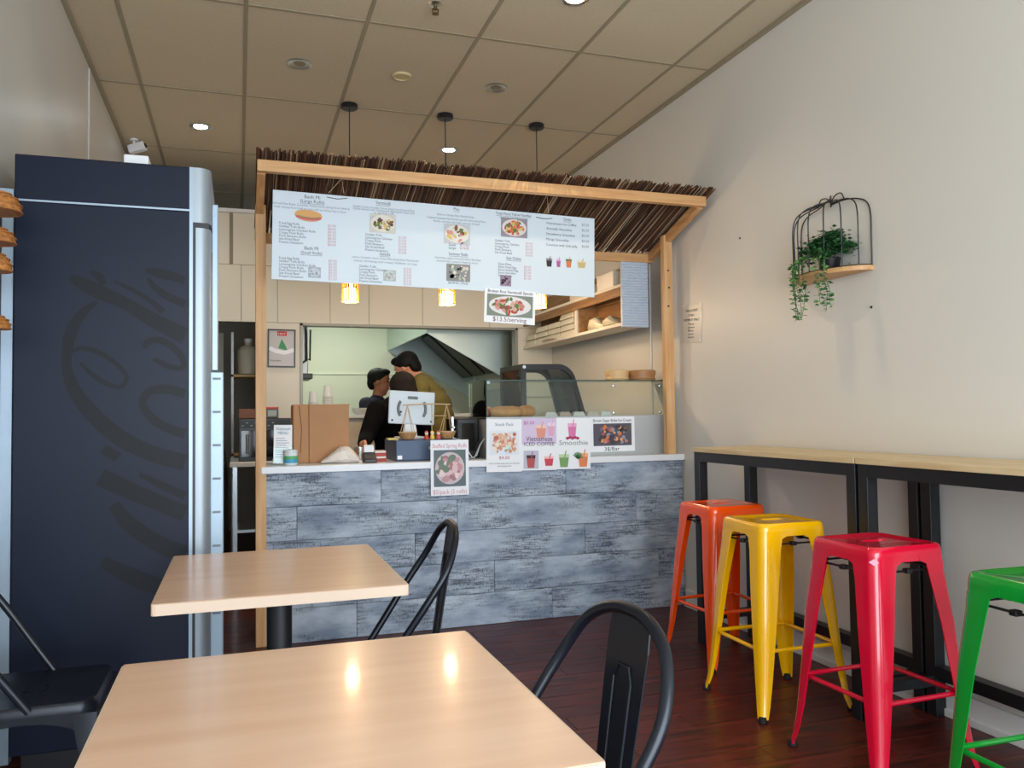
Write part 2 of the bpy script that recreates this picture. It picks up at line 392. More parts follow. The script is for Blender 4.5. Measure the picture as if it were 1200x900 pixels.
# ================================================================== CEILING FITTINGS
def downlight(p, lit, label, warm=False, group=None):
    t = thing('downlight', label, 'downlight', (p[0], p[1], ZC), group=group)
    build(MB().lathe([(.036, -.001), (.058, -.001), (.060, -.006), (.054, -.010), (.040, -.006), (.036, .0)], n=28).xf(Matrix.Diagonal((1.2, 1.2, 1, 1))), 'trim_ring', STEEL, t, world=False, smooth=True)
    build(MB().lathe([(.038, -.004), (.034, -.0035), (.030, -.003), (.012, -.003)], n=20).xf(Matrix.Diagonal((1.2, 1.2, 1, 1))), 'reflector', STEEL, t, world=False, smooth=True)
    if lit:
        c = (255, 214, 160) if warm else (240, 250, 255)
        build(MB().lathe([(.036, -.006), (.024, -.011), (.004, -.012)], n=20).xf(Matrix.Diagonal((1.25, 1.25, 1, 1))), 'lamp', M('lamp_warm' if warm else 'lamp_cool', c, .4, emit=(c, 40)), t, world=False, smooth=True)
        light('downlight_beam', 'SPOT', (p[0], p[1], ZC-.03), 22 if not warm else 26, (1, .80, .55) if warm else (.9, .97, 1), spot_size=2.3, spot_blend=.8, shadow_soft_size=.04)
    else:
        build(MB().lathe([(.028, -.0045), (.016, -.002), (.003, -.0015)], n=20).xf(Matrix.Diagonal((1.25, 1.25, 1, 1))), 'lamp', M('lamp_off', (120, 112, 96), .2, metal=.6), t, world=False, smooth=True)
downlight((-.253, 6.035), True, 'lit cool white downlight above the tall drinks fridge')
downlight((1.538, 6.035), True, 'lit cool white downlight behind the middle pendant cord')
downlight((1.575, 3.63), True, 'lit warm downlight out in front of the thatched canopy', warm=True)
downlight((.335, 4.786), False, 'unlit chrome downlight in line with the fridge and the round cream speaker')
downlight((1.527, 4.786), False, 'unlit chrome downlight between the round cream speaker and the right wall')
solo(MB().lathe([(.058, 0), (.062, -.004), (.056, -.014), (.045, -.016), (.043, -.011), (.005, -.011)], (.932, 4.78, ZC-.0), 32), 'ceiling_speaker',
     M('cream_plastic', (206, 188, 140), .5), 'round cream speaker disc on the ceiling between two unlit downlights', 'speaker', smooth=True, base=(.932, 4.78, ZC))
sp = thing('sprinkler_head', 'small brass sprinkler head hanging from a ceiling tile', 'sprinkler', (.93, 3.89, ZC))
BRASS = M('brass', (120, 104, 70), .35, metal=.9)
build(MB().lathe([(.034, 0), (.036, -.003), (.02, -.008)], n=20), 'collar', STEEL, sp, world=False, smooth=True)
build(MB().cyl((0, 0, -.03), .009, .03, 10).tube([(-.014, 0, -.026), (-.016, 0, -.036), (-.006, 0, -.05)], .003, 6).tube([(.014, 0, -.026), (.016, 0, -.036), (.006, 0, -.05)], .003, 6).box(-.015, .015, -.004, .004, -.03, -.025), 'body', BRASS, sp, world=False)
build(MB().lathe([(.004, -.056), (.018, -.053), (.017, -.050), (.004, -.049)], n=16), 'deflector', BRASS, sp, world=False)

def security_camera():
    p = atZ(157, 172, 3.215)
    t = thing('security_camera', 'small white security camera in the ceiling corner above the fridge', 'camera', (p.x, p.y, ZC))
    build(MB().cyl((0, 0, -.012), .03, .012, 16).tube([(0, 0, -.012), (0, 0, -.045)], .009, 8), 'bracket', WHITE, t, world=False)
    mb = MB().box(-.035, .085, -.03, .03, -.03, .03); mb.xf(Matrix.Translation((0, 0, -.07)) @ Matrix.Rotation(-.3, 4, 'Z') @ Matrix.Rotation(-.28, 4, 'Y'))
    build(mb, 'housing', WHITE, t, world=False, bevel=.008)
    mb = MB().lathe([(.018, 0), (.018, .006), (.012, .004)], n=14); mb.xf(Matrix.Translation((0, 0, -.07)) @ Matrix.Rotation(-.3, 4, 'Z') @ Matrix.Rotation(-.28, 4, 'Y') @ Matrix.Translation((.084, 0, 0)) @ Matrix.Rotation(PI/2, 4, 'Y'))
    build(mb, 'lens', BLACKP, t, world=False)
security_camera()

# ------------------------------------------------------------------ pendants
SHADE = M('bamboo_slat_lit', (232, 168, 92), .5)
BULB = M('pendant_bulb', (255, 196, 110), .4, emit=((255, 208, 130), 26))
def pendant():
    t = thing('pendant_lamp', '', 'pendant lamp', (0, 0, ZC))
    build(MB().lathe([(.052, 0), (.055, -.004), (.055, -.026), (.048, -.032), (.006, -.034)], n=28), 'ceiling_rose', BLK, t, world=False, smooth=True)
    build(MB().tube([(0, 0, -.03), (0, 0, -1.16)], .0035, 6), 'cord', BLK, t, world=False)
    sh = build(MB().lathe([(.012, -1.155), (.035, -1.165), (.052, -1.175), (.052, -1.179), (.03, -1.172), (.010, -1.16)], n=24), 'shade_top', SHADE, t, world=False, smooth=True)
    slat = MB().box(-.0045, .0045, -.0015, .0015, -.128, 0).mesh('slat', SHADE)
    for k in range(20):
        o = build(slat, 'slat', None, t, world=False); a = 2*PI*k/20; o.location = (.054*math.cos(a), .054*math.sin(a), -1.176); o.rotation_euler = (.07*0, 0, a+PI/2)
    for z in (-1.185, -1.215, -1.30): build(MB().tube([(.056*math.cos(2*PI*k/24), .056*math.sin(2*PI*k/24), z) for k in range(24)], .0025, 6, closed=True), 'hoop', SHADE, t, world=False)
    build(MB().lathe([(.012, -1.17), (.014, -1.20), (.034, -1.215), (.043, -1.235), (.043, -1.29), (.036, -1.296), (.004, -1.298)], n=20), 'bulb', BULB, t, world=False, smooth=True)
    return t
pd = pendant()
for k, (x, lb) in enumerate(((.69, 'lit bamboo pendant lamp on a black cord, the one nearest the tall fridge'), (1.337, 'lit bamboo pendant lamp on a black cord, the middle one of three'), (2.0, 'lit bamboo pendant lamp on a black cord, the one nearest the wall shelf'))):
    o = pd if k == 0 else copy_tree(pd)
    o.location = (x, 5.335, ZC); o['label'] = lb; o['group'] = 'bamboo pendant lamps over the service area'
    light('pendant_light', 'POINT', (x, 5.335, ZC-1.325), 8, (1, .78, .52), shadow_soft_size=.035)

# ================================================================== COUNTER
CY, CT = 4.59, .955
ct = thing('service_counter', 'service counter faced with weathered blue grey boards under a white top', 'counter', (1.4, 4.9, 0))
build(MB().box(.14, XR-.002, CY+.014, 5.16, .0, CT-.038), 'carcass', M('carcass', (70, 76, 90), .7), ct)
build(MB().box(.115, XR-.002, CY-.022, 5.20, CT-.038, CT), 'countertop', M('white_laminate', (232, 234, 238), .28), ct, bevel=.003)
WPL = weathered('weathered_board')
hgt = (CT-.038)/5; jx = [[.62, 1.78], [.38, 1.42, 2.5], [.95, 2.0], [.3, 1.2, 2.35], [.76, 1.88]]
for r_ in range(5):
    xs = [.13]+jx[r_]+[XR-.003]
    for a, b in zip(xs, xs[1:]):
        build(MB().box(a+.001, b-.001, CY+rnd.uniform(0, .0015), CY+.016, r_*hgt+.001, (r_+1)*hgt-.001), 'plank', WPL, ct, bevel=.0015, seg=1)
for r_ in range(5):
    build(MB().box(.122, .1405, CY+.017, 5.16, r_*hgt+.001, (r_+1)*hgt-.001), 'plank', WPL, ct)

# ================================================================== THATCHED CANOPY
FA, BA = Vector((0, 4.20, 2.50)), Vector((0, 4.84, 2.285))       # front and back of the rafters' top line
cn = thing('canopy', 'pine framed canopy thatched with brown twigs over the counter', 'canopy', (1.38, 4.55, 0))
X0, X1 = .088, 2.64
build(MB().box(X0, X1, 4.18, 4.225, 2.445, 2.503), 'front_beam', PINE, cn, bevel=.003)
build(MB().box(X0+.01, X1, 4.84, 4.88, 2.225, 2.28), 'back_beam', PINE, cn, bevel=.003)
for xx in (X0+.02, X1-.02):
    build(MB().beam((xx, 4.225, 2.462), (xx, 4.86, 2.256), .04, .05), 'rafter', PINEY, cn, bevel=.002)
build(MB().box(.086, .141, 4.575, 4.63, 0, 2.375), 'post', PINEZ, cn, bevel=.003)
pr_ = build(MB().box(2.585, 2.645, 4.60, 4.65, CT, 2.36), 'post', PINEZ, cn, bevel=.003)
for z, dx in ((2.13, 0), (2.02, .004), (1.90, -.003)):
    mb = MB().lathe([(.006, 0), (.006, .004), (.002, .005)], n=10); mb.xf(Matrix.Translation((2.612+dx, 4.60, z)) @ Matrix.Rotation(PI/2, 4, 'X'))
    build(mb, 'screw', BLK, pr_)
TW = [M('twig_dark', (66, 42, 28), .8), M('twig_brown', (104, 70, 44), .75), M('twig_red', (84, 50, 34), .8), M('twig_pale', (176, 148, 116), .7)]
slope = math.atan2(BA.z-FA.z, BA.y-FA.y)
def twig_mesh(k, L, r, bend):
    n = 6; path = [(0, L*i/(n-1), bend*math.sin(PI*i/(n-1))) for i in range(n)]; rr = [r*(1.0-.25*i/(n-1)) for i in range(n)]
    return MB().tube(path, rr, 5).mesh('twig', TW[k], smooth=True)
tms = [twig_mesh(k, L, r, bd) for k in range(4) for L, r, bd in ((.78, .0045, .004), (.80, .0036, -.003), (.74, .0040, .002))]
NT = 296
for i in range(NT):
    f = (i+.5)/NT; x = X0-.01+f*(X1-X0+.05)
    pale = .04 + .22*max(0, f-.55)  # pale twigs, more towards the right: light through the thatch put into colour
    k = 3 if rnd.random() < pale else rnd.choice((0, 0, 1, 2))
    o = build(tms[k*3+rnd.randrange(3)], 'twig', None, cn, world=False)
    o.location = (x-1.38+rnd.uniform(-.003, .003), 4.135+rnd.uniform(-.02, .025)-4.55, FA.z+.034+rnd.uniform(-.004, .006)); o.rotation_euler = (slope+rnd.uniform(-.006, .006), 0, rnd.uniform(-.012, .012))
mb = MB()
for i in range(520):
    x = X0-.01+rnd.random()*(X1-X0+.05); yy = 4.14+rnd.uniform(-.03, .05); L = rnd.uniform(.68, .80); zz = FA.z+.038+rnd.uniform(0, .008)
    mb.mat(rnd.choice((0, 0, 1, 2)) if rnd.random() > .08 else 3)
    mb.tube([(x, yy, zz), (x+rnd.uniform(-.012, .012), yy+L*math.cos(slope), zz+L*math.sin(slope)+rnd.uniform(-.01, .01))], rnd.uniform(.003, .0055), 5)
build(mb, 'twig_layer', TW, cn, kind='stuff')
build(MB().tube([(X0, 4.26, 2.523), (X1+.02, 4.26, 2.523)], .0022, 5), 'binding_wire', BLK, cn)

# ================================================================== MENU BOARD
BY = 4.335
TL, TR, BL, = atY(319, 222, BY), atY(696, 256, BY), atY(318, 327, BY)
mtx, bwid, bhei = frame_matrix(TL, TR, BL); inv = mtx.inverted()
mbd = thing('menu_board', 'long white printed menu board hanging on strings under the canopy', 'menu board', mtx=mtx)
build(MB().box(0, bwid, 0, bhei, -.006, 0), 'panel', M('board_white', (212, 224, 233), .35), mbd, world=False, bevel=.001, seg=1)
def bp(px, py): q = inv @ atY(px, py, BY); return q.x, q.y
KPX = (bp(500, 280)[1]-bp(500, 281)[1])       # metres per pixel on the board
BINK = M('board_ink', (92, 94, 104), .7); BINKG = M('board_ink_grey', (128, 130, 140), .7); BINKR = M('board_ink_red', (204, 146, 150), .7)
blk, gry, red = BINK, BINKG, BINKR
def bt(ink, s, px, py, hp, al='LEFT', wide=None):
    x, y_ = bp(px, py); mb = MB(); text_into(mb, s, x, y_, hp*KPX, al, wide=None if wide is None else wide*KPX)
    build(mb, 'printed_line', ink, mbd, world=False)
def items(lst, px, py, dy, pxp, prices, wide=None):
    for i, s in enumerate(lst):
        bt(blk, s, px, py+dy*i+1.2, 3.7)
    for i, s in enumerate(prices): bt(red, s, pxp, py+3.6+dy*i+1.2, 3.7, wide=9)
def head(s, px, py, hp=5.5, under=True, wide=None):
    bt(blk, s, px, py, hp, 'CENTER', wide)
    if under:
        x, y_ = bp(px, py+1.4); w = (wide or len(s)*3.0)*KPX/2; build(MB().flat([(x-w, y_), (x+w, y_), (x+w, y_+.0016), (x-w, y_+.0016)], .0012), 'underline', blk, mbd, world=False)
head('Banh Mi', 366, 233, wide=17, under=False); head('(Large Rolls)', 366, 238, 5, wide=26)
bt(gry, 'Each with Pate, Butter, Cucumber, Pickled Carrot, Spring Onion, Herbs &', 365, 242.5, 3.6, 'CENTER', 84); bt(gry, 'Chilli. Choose from Small or Large with our House Soy or Sauce', 364, 246.5, 3.6, 'CENTER', 78)
items(['Fried Egg Rolls', 'Golden Tofu Rolls', 'Lemongrass Chicken Rolls', 'Crispy Pork Rolls', 'Pork Skewers Rolls', 'Stir-Fried Beef', 'Prawns Sensation'], 327, 261, 3.7, 384, ['$7.00', '$8.00', '$8.50', '$8.50', '$8.50', '$9.00', '$9.00'])
head('Banh Mi', 365, 293, under=False, wide=15); head('(Small Rolls)', 365, 298, 4.6, wide=23)
items(['Fried Egg Rolls', 'Golden Tofu Rolls', 'Lemongrass Chicken Rolls', 'Crispy Pork Rolls', 'Pork Skewers Rolls', 'Stir-Fried Beef', 'Prawns Sensation'], 327, 302, 3.55, 385, ['$5.00', '$6.00', '$6.50', '$6.50', '$6.50', '$7.00', '$7.00'])
head('Vermicelli', 449, 240, wide=17)
bt(gry, 'Noodles, Lettuce, Cucumber, Carrot, Spring Onion, Peanuts & Fried', 450, 245.5, 3.4, 'CENTER', 70); bt(gry, 'Onion served with Vietnamese dipping fish sauce and', 450, 248.3, 3.4, 'CENTER', 70); bt(gry, 'a spring roll', 450, 251, 3.4, 'CENTER', 22)
items(['Golden Tofu', 'Lemongrass Chicken', 'Crispy Pork', 'Pork Skewers', 'Stir-Fried Beef', 'Prawns Sensation'], 428, 274.5, 3.6, 467, ['$12.00', '$12.50', '$13.00', '$13.00', '$13.50', '$13.50'])
head('Salads', 451, 299.5, 5, wide=12)
bt(gry, 'Lettuce, Cucumber, Carrot, Onion, Mint, Spring Onion, Peanuts with', 452, 304.5, 3.4, 'CENTER', 76); bt(gry, 'house dressing and crispy shallots on top', 452, 308.5, 3.4, 'CENTER', 72)
items(['Golden Tofu', 'Lemongrass Chicken', 'Crispy Pork', 'Pork Skewers', 'Stir-Fried Beef', 'Prawns Sensation'], 421, 311.5, 3.5, 473, ['$12.00', '$12.50', '$13.00', '$13.00', '$13.50', '$13.50'])
head('Pho', 535, 247, wide=7)
bt(gry, 'Beef or Chicken Rice Noodle Soup', 534, 254, 3.6, 'CENTER', 44); bt(gry, 'Traditional Vietnamese Rice Noodle soup with Onion, Spring Onion,', 535, 258.3, 3.4, 'CENTER', 72); bt(gry, 'Herbs, served with bean sprouts & basil', 535, 262, 3.4, 'CENTER', 56)
bt(blk, 'Small', 526, 288, 4); bt(red, '$12.00', 539, 288.5, 4); bt(blk, 'Large', 526, 291.5, 4); bt(red, '$14.00', 539, 292, 4)
head('Summer Rolls', 537, 299.5, 5, wide=23)
bt(gry, 'Fresh Herbs, Lettuce, Vermicelli rolled in Rice Paper', 537, 304.5, 3.4, 'CENTER', 56); bt(gry, 'served with a peanut dipping sauce', 536, 308, 3.4, 'CENTER', 50)
bt(blk, '$6.00 for 2 Rolls', 537, 333, 4, 'CENTER', 24)
head('Fried Mixed Yellow Noodles', 602, 253, 5, wide=44)
bt(gry, 'Choose from fresh Egg noodles', 602, 257, 3.4, 'CENTER', 36)
items(['Golden Tofu', 'Lemongrass Chicken', 'Crispy Pork', 'Pork Skewers', 'Stir-Fried Beef'], 580, 281.5, 3.5, 616, ['$13.00', '$13.50', '$14.00', '$14.00', '$14.50'])
head('Side Dishes', 602, 304.5, 5, wide=19)
items(['Extra Meat', 'Extra Fried Egg', 'Extra Grilled Egg', 'Extra Noodles', 'Extra Sauce'], 584, 309, 3.4, 614, ['$3.00', '$2.00', '$2.00', '$3.00', '$1.00'])
head('Drinks', 665, 259, 5, wide=10)
for i, (s, p_) in enumerate((('Vietnamese Ice Coffee', '$5.50'), ('Avocado Smoothie', '$6.50'), ('Strawberry Smoothie', '$6.50'), ('Mango Smoothie', '$6.50'), ('Coconut with Soft Jelly', '$6.00'))):
    bt(blk, s, 640, 262.5+6.3*i, 4.4); bt(gry, p_, 690, 265.5+6.3*i, 4.4, 'RIGHT')
def bpic(x0, y0, x1, y1, bg, plate, cols, seed, n=24):
    a, b = bp(x0, y1); c, d = bp(x1, y0); food_print('food_photo', mbd, a, b, c-a, d-b, bg, plate, cols, seed, n)
GREEN, ORG, BRN, WHT, PUR, RED_, YEL, PNK = (84, 122, 60), (206, 118, 62), (132, 84, 60), (222, 216, 204), (96, 50, 66), (186, 70, 56), (214, 186, 110), (214, 150, 140)
# baguette printed on the board
mb = MB(); bx, by_ = bp(361.5, 253)
mb.mat(0).disc(bx, by_, 15*KPX, 6.4*KPX, .0010, 28, -.05); mb.mat(1).disc(bx, by_+2*KPX, 14.4*KPX, 4.5*KPX, .0012, 28, -.05)
mb.mat(2).ribbon([(bx-13*KPX, by_-1*KPX), (bx-5*KPX, by_-3*KPX), (bx+5*KPX, by_-3.4*KPX), (bx+13.5*KPX, by_-2*KPX)], 2.4*KPX, .0014)
mb.mat(3).ribbon([(bx-12*KPX, by_-.2*KPX), (bx-4*KPX, by_-1.6*KPX), (bx+5*KPX, by_-2*KPX), (bx+12*KPX, by_-1*KPX)], 1.0*KPX, .0015)
build(mb, 'baguette_print', [M('ink_crumb', (214, 150, 120), .6), M('ink_crust', (216, 164, 100), .6), M('ink_filling', (196, 96, 92), .6), M('ink_leaf', (150, 150, 90), .6)], mbd, world=False)
bpic(433, 252, 464, 272, (206, 206, 196), (224, 220, 206), [GREEN, PUR, YEL, WHT, BRN], 1, 34)
bpic(361, 313.5, 376, 325, (168, 178, 188), (196, 204, 210), [(140, 152, 164), (206, 212, 216)], 2, 14)
bpic(449, 317, 464, 329, (176, 188, 188), (200, 208, 206), [(150, 172, 160), (206, 190, 190)], 3, 14)
bpic(520, 264, 551, 285, (196, 198, 200), (226, 222, 214), [YEL, BRN, PNK, GREEN, WHT], 4, 30)
bpic(523, 310.5, 551, 329, (140, 142, 140), None, [WHT, (180, 184, 172), (90, 92, 90), (204, 200, 190)], 5, 26)
bpic(587, 257, 618, 277, (150, 140, 150), (222, 214, 210), [ORG, RED_, GREEN, ORG, YEL], 6, 34)
bpic(586, 323, 599, 335, (150, 130, 150), None, [(60, 34, 50), (90, 40, 60), (40, 26, 36)], 7, 16)
def drink_print(parent, fn, px, py0, py1, w, c, c2):
    """a printed glass: tapered body, foam band, straw"""
    x, y1 = fn(px, py0); _, y0 = fn(px, py1); h = y1-y0; k = w
    mb = MB().mat(0).flat([(x-k*.36, y0), (x+k*.36, y0), (x+k*.5, y0+h*.75), (x-k*.5, y0+h*.75)], .0010)
    mb.mat(1).flat([(x-k*.48, y0+h*.58), (x+k*.48, y0+h*.58), (x+k*.5, y0+h*.78), (x-k*.5, y0+h*.78)], .0012)
    mb.mat(0).ribbon([(x+k*.05, y0+h*.6), (x+k*.2, y0+h)], k*.1, .0014)
    build(mb, 'drink_print', [M('ink_%d_%d_%d' % c, c, .6), M('ink_%d_%d_%d' % c2, c2, .6)], parent, world=False)
drink_print(mbd, bp, 643.5, 300, 312.5, 8*KPX, (40, 34, 38), (150, 130, 130)); drink_print(mbd, bp, 654.5, 301, 313, 6*KPX, (176, 90, 150), (220, 170, 210))
drink_print(mbd, bp, 666.5, 301, 313.5, 8*KPX, (206, 120, 70), (90, 120, 60)); drink_print(mbd, bp, 681.5, 303, 314, 12*KPX, (196, 176, 120), (220, 214, 190))
for (sx, bxl, bxr) in ((394, 385, 403), (636, 630, 643)):
    top = inv @ Vector((atY(sx, 210, 4.2).x+.03, 4.215, 2.447)); a = bp(bxl, 226 if sx < 500 else 249); b = bp(bxr, 227 if sx < 500 else 250)
    build(MB().tube([(a[0], a[1]+.0, .001), top, (b[0], b[1]+.0, .001)], .0022, 5), 'hanging_string', M('twine', (206, 176, 140), .8), mbd, world=False)
    c0, c1 = bp(bxl-2, 231 if sx < 500 else 254.5), bp(bxr+4, 232.5 if sx < 500 else 256)
    build(MB().tube([(c0[0], c0[1], .002), ((c0[0]+c1[0])/2, c0[1]-.006, .003), (c1[0], c1[1], .002)], .0022, 5), 'hook_wire', M('grey_wire', (110, 112, 118), .5), mbd, world=False)

# generic printed sheet -------------------------------------------------
def sheet(name, label, cat, tl, tr, bl, group=None, mat=PAPER, thick=.0015):
    mt, w, h = frame_matrix(tl, tr, bl)
    t = thing(name, label, cat, mtx=mt, group=group)
    build(MB().box(0, w, 0, h, -thick, 0), 'sheet', mat, t, world=False)
    return t, w, h
def letters(t, lines, mat, name='lettering'):
    for s, x, y_, sz, al, wd in lines:
        mb = MB(); text_into(mb, s, x, y_, sz, al, z=.0016, wide=wd); build(mb, name, mat, t, world=False)
# serving sign clipped to the lower edge of the board
t, w, h = sheet('price_sign', 'white sign with a noodle bowl photo reading $13.5/serving below the menu board', 'sign', atY(567, 337, BY-.008), atY(626.5, 342, BY-.008), atY(567, 377, BY-.008))
letters(t, [('Broken Rice Vermicelli Special', w/2, h*.885, h*.13, 'CENTER', w*.88)], INK)
letters(t, [('$13.5/serving', w/2, h*.05, h*.19, 'CENTER', w*.66)], M('ink_brown', (120, 84, 70), .7), 'price_lettering')
food_print('food_photo', t, w*.05, h*.20, w*.9, h*.64, (128, 138, 124), (226, 222, 222), [PNK, RED_, BRN, (196, 130, 110), GREEN, (210, 170, 150)], 21, 60)

# ================================================================== SNEEZE GUARD, DISPLAY AND WHAT STANDS BEHIND IT
GX0, GX1, GY, GZ0, GZ1 = 1.42, 2.672, 4.715, 1.205, 1.425
sg = thing('sneeze_guard', 'clear glass sneeze guard on a grey steel base along the counter', 'glass guard', (2.0, 4.9, CT))
build(MB().box(GX0, GX1, GY, GY+.012, CT, GZ0), 'base_panel', STEELM, sg, bevel=.001, seg=1)
build(MB().box(GX0, GX0+.012, GY+.012, 5.13, CT, GZ0), 'side_panel', STEELM, sg)
build(MB().box(GX0, GX1, GY+.012, 4.962, GZ0-.012, GZ0-.002).box(GX0, 1.72, 4.962, 5.13, GZ0-.012, GZ0-.002), 'food_deck', STEELM, sg)
build(MB().box(GX0, GX1, GY+.002, GY+.008, GZ0, GZ1), 'front_pane', GLASS, sg)
build(MB().box(GX0+.002, GX0+.008, GY+.008, 5.13, GZ0, GZ1), 'side_pane', GLASS, sg)
build(MB().box(GX0, GX1, GY, 4.962, GZ1, GZ1+.006), 'top_pane', GLASS, sg)
build(MB().box(GX0, GX1, GY-.001, GY+.003, GZ1-.001, GZ1+.007), 'pane_edge', GLASSE, sg); build(MB().box(GX0-.001, GX0+.003, GY, 5.13, GZ1-.001, GZ1+.007), 'pane_edge', GLASSE, sg)
build(MB().box(GX0-.001, GX0+.004, GY-.001, GY+.004, GZ0, GZ1), 'pane_edge', GLASSE, sg)
build(MB().box(GX1-.02, GX1, GY-.002, GY+.018, CT, GZ1+.004), 'end_post', STEEL, sg)
for xx in (2.27, 2.60):
    for z in (GZ0+.018, GZ1-.03):
        mb = MB().lathe([(.010, 0), (.010, .006), (.004, .008)], n=12); mb.xf(Matrix.Translation((xx, GY+.002, z)) @ Matrix.Rotation(PI/2, 4, 'X')); build(mb, 'clamp', STEEL, sg)
build(MB().box(GX0+.012, GX0+.03, GY+.02, 5.0, GZ1-.016, GZ1-.001), 'edge_bar', WHITE, sg)
# black curved display cabinet
DX, DXE, DY0, DY1, DZ = 1.735, 2.20, 4.97, 5.42, GZ0-.25
dc = thing('display_cabinet', 'black framed food display cabinet with a curved glass front', 'display cabinet', (1.95, 5.2, CT))
build(MB().box(DX, DXE, DY0, DY1, CT-.0, 1.17), 'base', BLACKP, dc, bevel=.006)
def prof(inset=0):
    p = [(DX+inset, 1.17), (DX+inset, 1.545-inset), (1.99, 1.548-inset)]
    for k in range(1, 9):
        a = PI/2*k/8*.80; p.append((1.99+(.13-inset*.6)*math.sin(a)*1.0, 1.548-inset-(.13-inset*.6)*(1-math.cos(a))))
    p.append((DXE-inset*1.1, 1.17)); return p
def prof_ring(y0, y1):
    o, i = prof(0), prof(.034); i[0] = (i[0][0], 1.19); i[-1] = (i[-1][0], 1.19)
    return MB().loft([[(a, y0, b) for a, b in o], [(a, y1, b) for a, b in o], [(a, y1, b) for a, b in i], [(a, y0, b) for a, b in i]], closed=True)
build(prof_ring(DY0, DY0+.03), 'end_frame', BLACKP, dc); build(prof_ring(DY1-.03, DY1), 'end_frame', BLACKP, dc)
build(MB().box(DX, DX+.034, DY0+.03, DY1-.03, 1.51, 1.545).box(DX, DX+.03, DY0+.03, DY1-.03, 1.17, 1.19), 'rail', BLACKP, dc)
build(MB().box(DX+.034, 1.99, DY0+.03, DY1-.03, 1.535, 1.545), 'lid', BLACKP, dc)
i_ = prof(.016)
build(MB().prism(i_, 1, DY0+.012, DY0+.016), 'end_pane', GLASS, dc); build(MB().prism(i_, 1, DY1-.016, DY1-.012), 'end_pane', GLASS, dc)
cg = prof(.008)[2:]
build(MB().loft([[(a, yy, b) for a, b in cg]+[(a-.004, yy, b-.002) for a, b in cg[::-1]] for yy in (DY0+.03, DY1-.03)]), 'curved_pane', GLASS, dc, smooth=True)
build(MB().box(DX+.008, DX+.012, DY0+.03, DY1-.03, 1.19, 1.51), 'back_pane', GLASS, dc)
build(MB().box(DX+.036, DX+.05, DY0+.2, DY0+.22, 1.19, 1.53), 'upright_strip', WHITE, dc)

build(MB().box(DX+.04, DXE-.09, DY0+.035, DY1-.035, 1.33, 1.336), 'shelf', GLASS, dc)
mb = MB().cyl((0, 0, 0), .011, .006, 14); mb.xf(Matrix.Translation((DX+.02, DY0, 1.527)) @ Matrix.Rotation(PI/2, 4, 'X')); build(mb, 'lock_disc', WHITE, dc)

CRUST = M('bread_crust', (222, 154, 84), .6, var=(18, .3), bump=(30, .4)); CRUSTD = M('bread_crust_dark', (190, 108, 58), .6, var=(18, .3), bump=(30, .4))
def loaf(c, L, r, rz, mat, label):
    prof_ = [(-L/2, .2), (-L*.46, .6), (-L*.35, .88), (-L*.15, 1), (L*.15, 1), (L*.35, .88), (L*.46, .6), (L/2, .2)]
    mb = MB().loft([[(x, r*k*math.cos(a), r*.8+r*.8*k*math.sin(a)) for a in [2*PI*i/14 for i in range(14)]] for x, k in prof_])
    for j in (-1, 0, 1): mb.tube([(j*L*.2-.014, -r*.45, r*1.44), (j*L*.2, 0, r*1.57), (j*L*.2+.014, r*.45, r*1.44)], r*.09, 6)
    mb.xf(Matrix.Translation(c) @ Matrix.Rotation(rz, 4, 'Z'))
    return solo(mb, 'bread_loaf', mat, label, 'bread', smooth=True, group='bread rolls behind the glass guard')
DK = GZ0-.002
loaf((1.57, 4.79, DK), .21, .044, .06, CRUST, 'long golden bread roll lying behind the front glass')
loaf((1.735, 4.88, DK), .13, .046, .5, CRUST, 'short golden bread roll beside the display cabinet frame')
loaf((1.495, 4.99, DK), .11, .044, .45, CRUSTD, 'dark crusted bread roll at the open side of the glass guard')
WRAP = M('white_wrap', (226, 224, 220), .4, bump=(40, .6))
for k, (x, c) in enumerate(((1.86, (232, 226, 220)), (1.955, (206, 176, 160)), (2.05, (226, 222, 214)), (2.145, (216, 200, 186)), (2.24, (230, 228, 222)))):
    mb = MB().loft([[(x+sx*(.044-.012*q), 4.79+sy*(.03-.008*q), DK+.030*q) for sx, sy in ((-1, -1), (1, -1), (1, 1), (-1, 1))] for q in (0, .8, 1)])
    solo(mb, 'wrapped_snack', M('snack_wrap_%d' % k, c, .4, bump=(40, .5)), ('small white wrapped snack beside the golden bread rolls', 'small pink brown wrapped snack behind the iced coffee poster', 'small cream wrapped snack in the middle of the glass guard deck', 'small beige wrapped snack behind the smoothie poster', 'small white wrapped snack farthest along the deck from the bread')[k], 'snack', 'wrapped snacks behind the glass guard', bevel=.005)
# bamboo boxes on the glass top
BAMB = M('bamboo_pale', (222, 184, 132), .5, stretch=(1, 1, 12), var=(14, .15)); BAMD = M('bamboo_tan', (178, 128, 82), .5, stretch=(1, 1, 12), var=(14, .2))
def steamer(c, r, mat, label):
    t = thing('bamboo_steamer', label, 'steamer', c, group='bamboo steamers on the glass guard')
    build(MB().lathe([(r, 0), (r, .052), (r-.006, .052), (r-.006, .006), (.01, .006)], n=28), 'basket', mat, t, world=False, smooth=True)
    build(MB().lathe([(r+.004, .040), (r+.004, .066), (r-.004, .070), (.01, .072), (.01, .06), (r-.001, .058), (r-.001, .04)], n=28), 'lid', mat, t, world=False, smooth=True)
    build(MB().tube([((r+.001)*math.cos(2*PI*k/28), (r+.001)*math.sin(2*PI*k/28), .014) for k in range(28)], .005, 6, closed=True), 'hoop', mat, t, world=False)
zt = GZ1+.006
steamer((2.36, 4.85, zt), .074, BAMB, 'pale round bamboo steamer on the glass guard'); steamer((2.54, 4.85, zt), .088, BAMD, 'tan round bamboo steamer on the glass guard near the pine post')
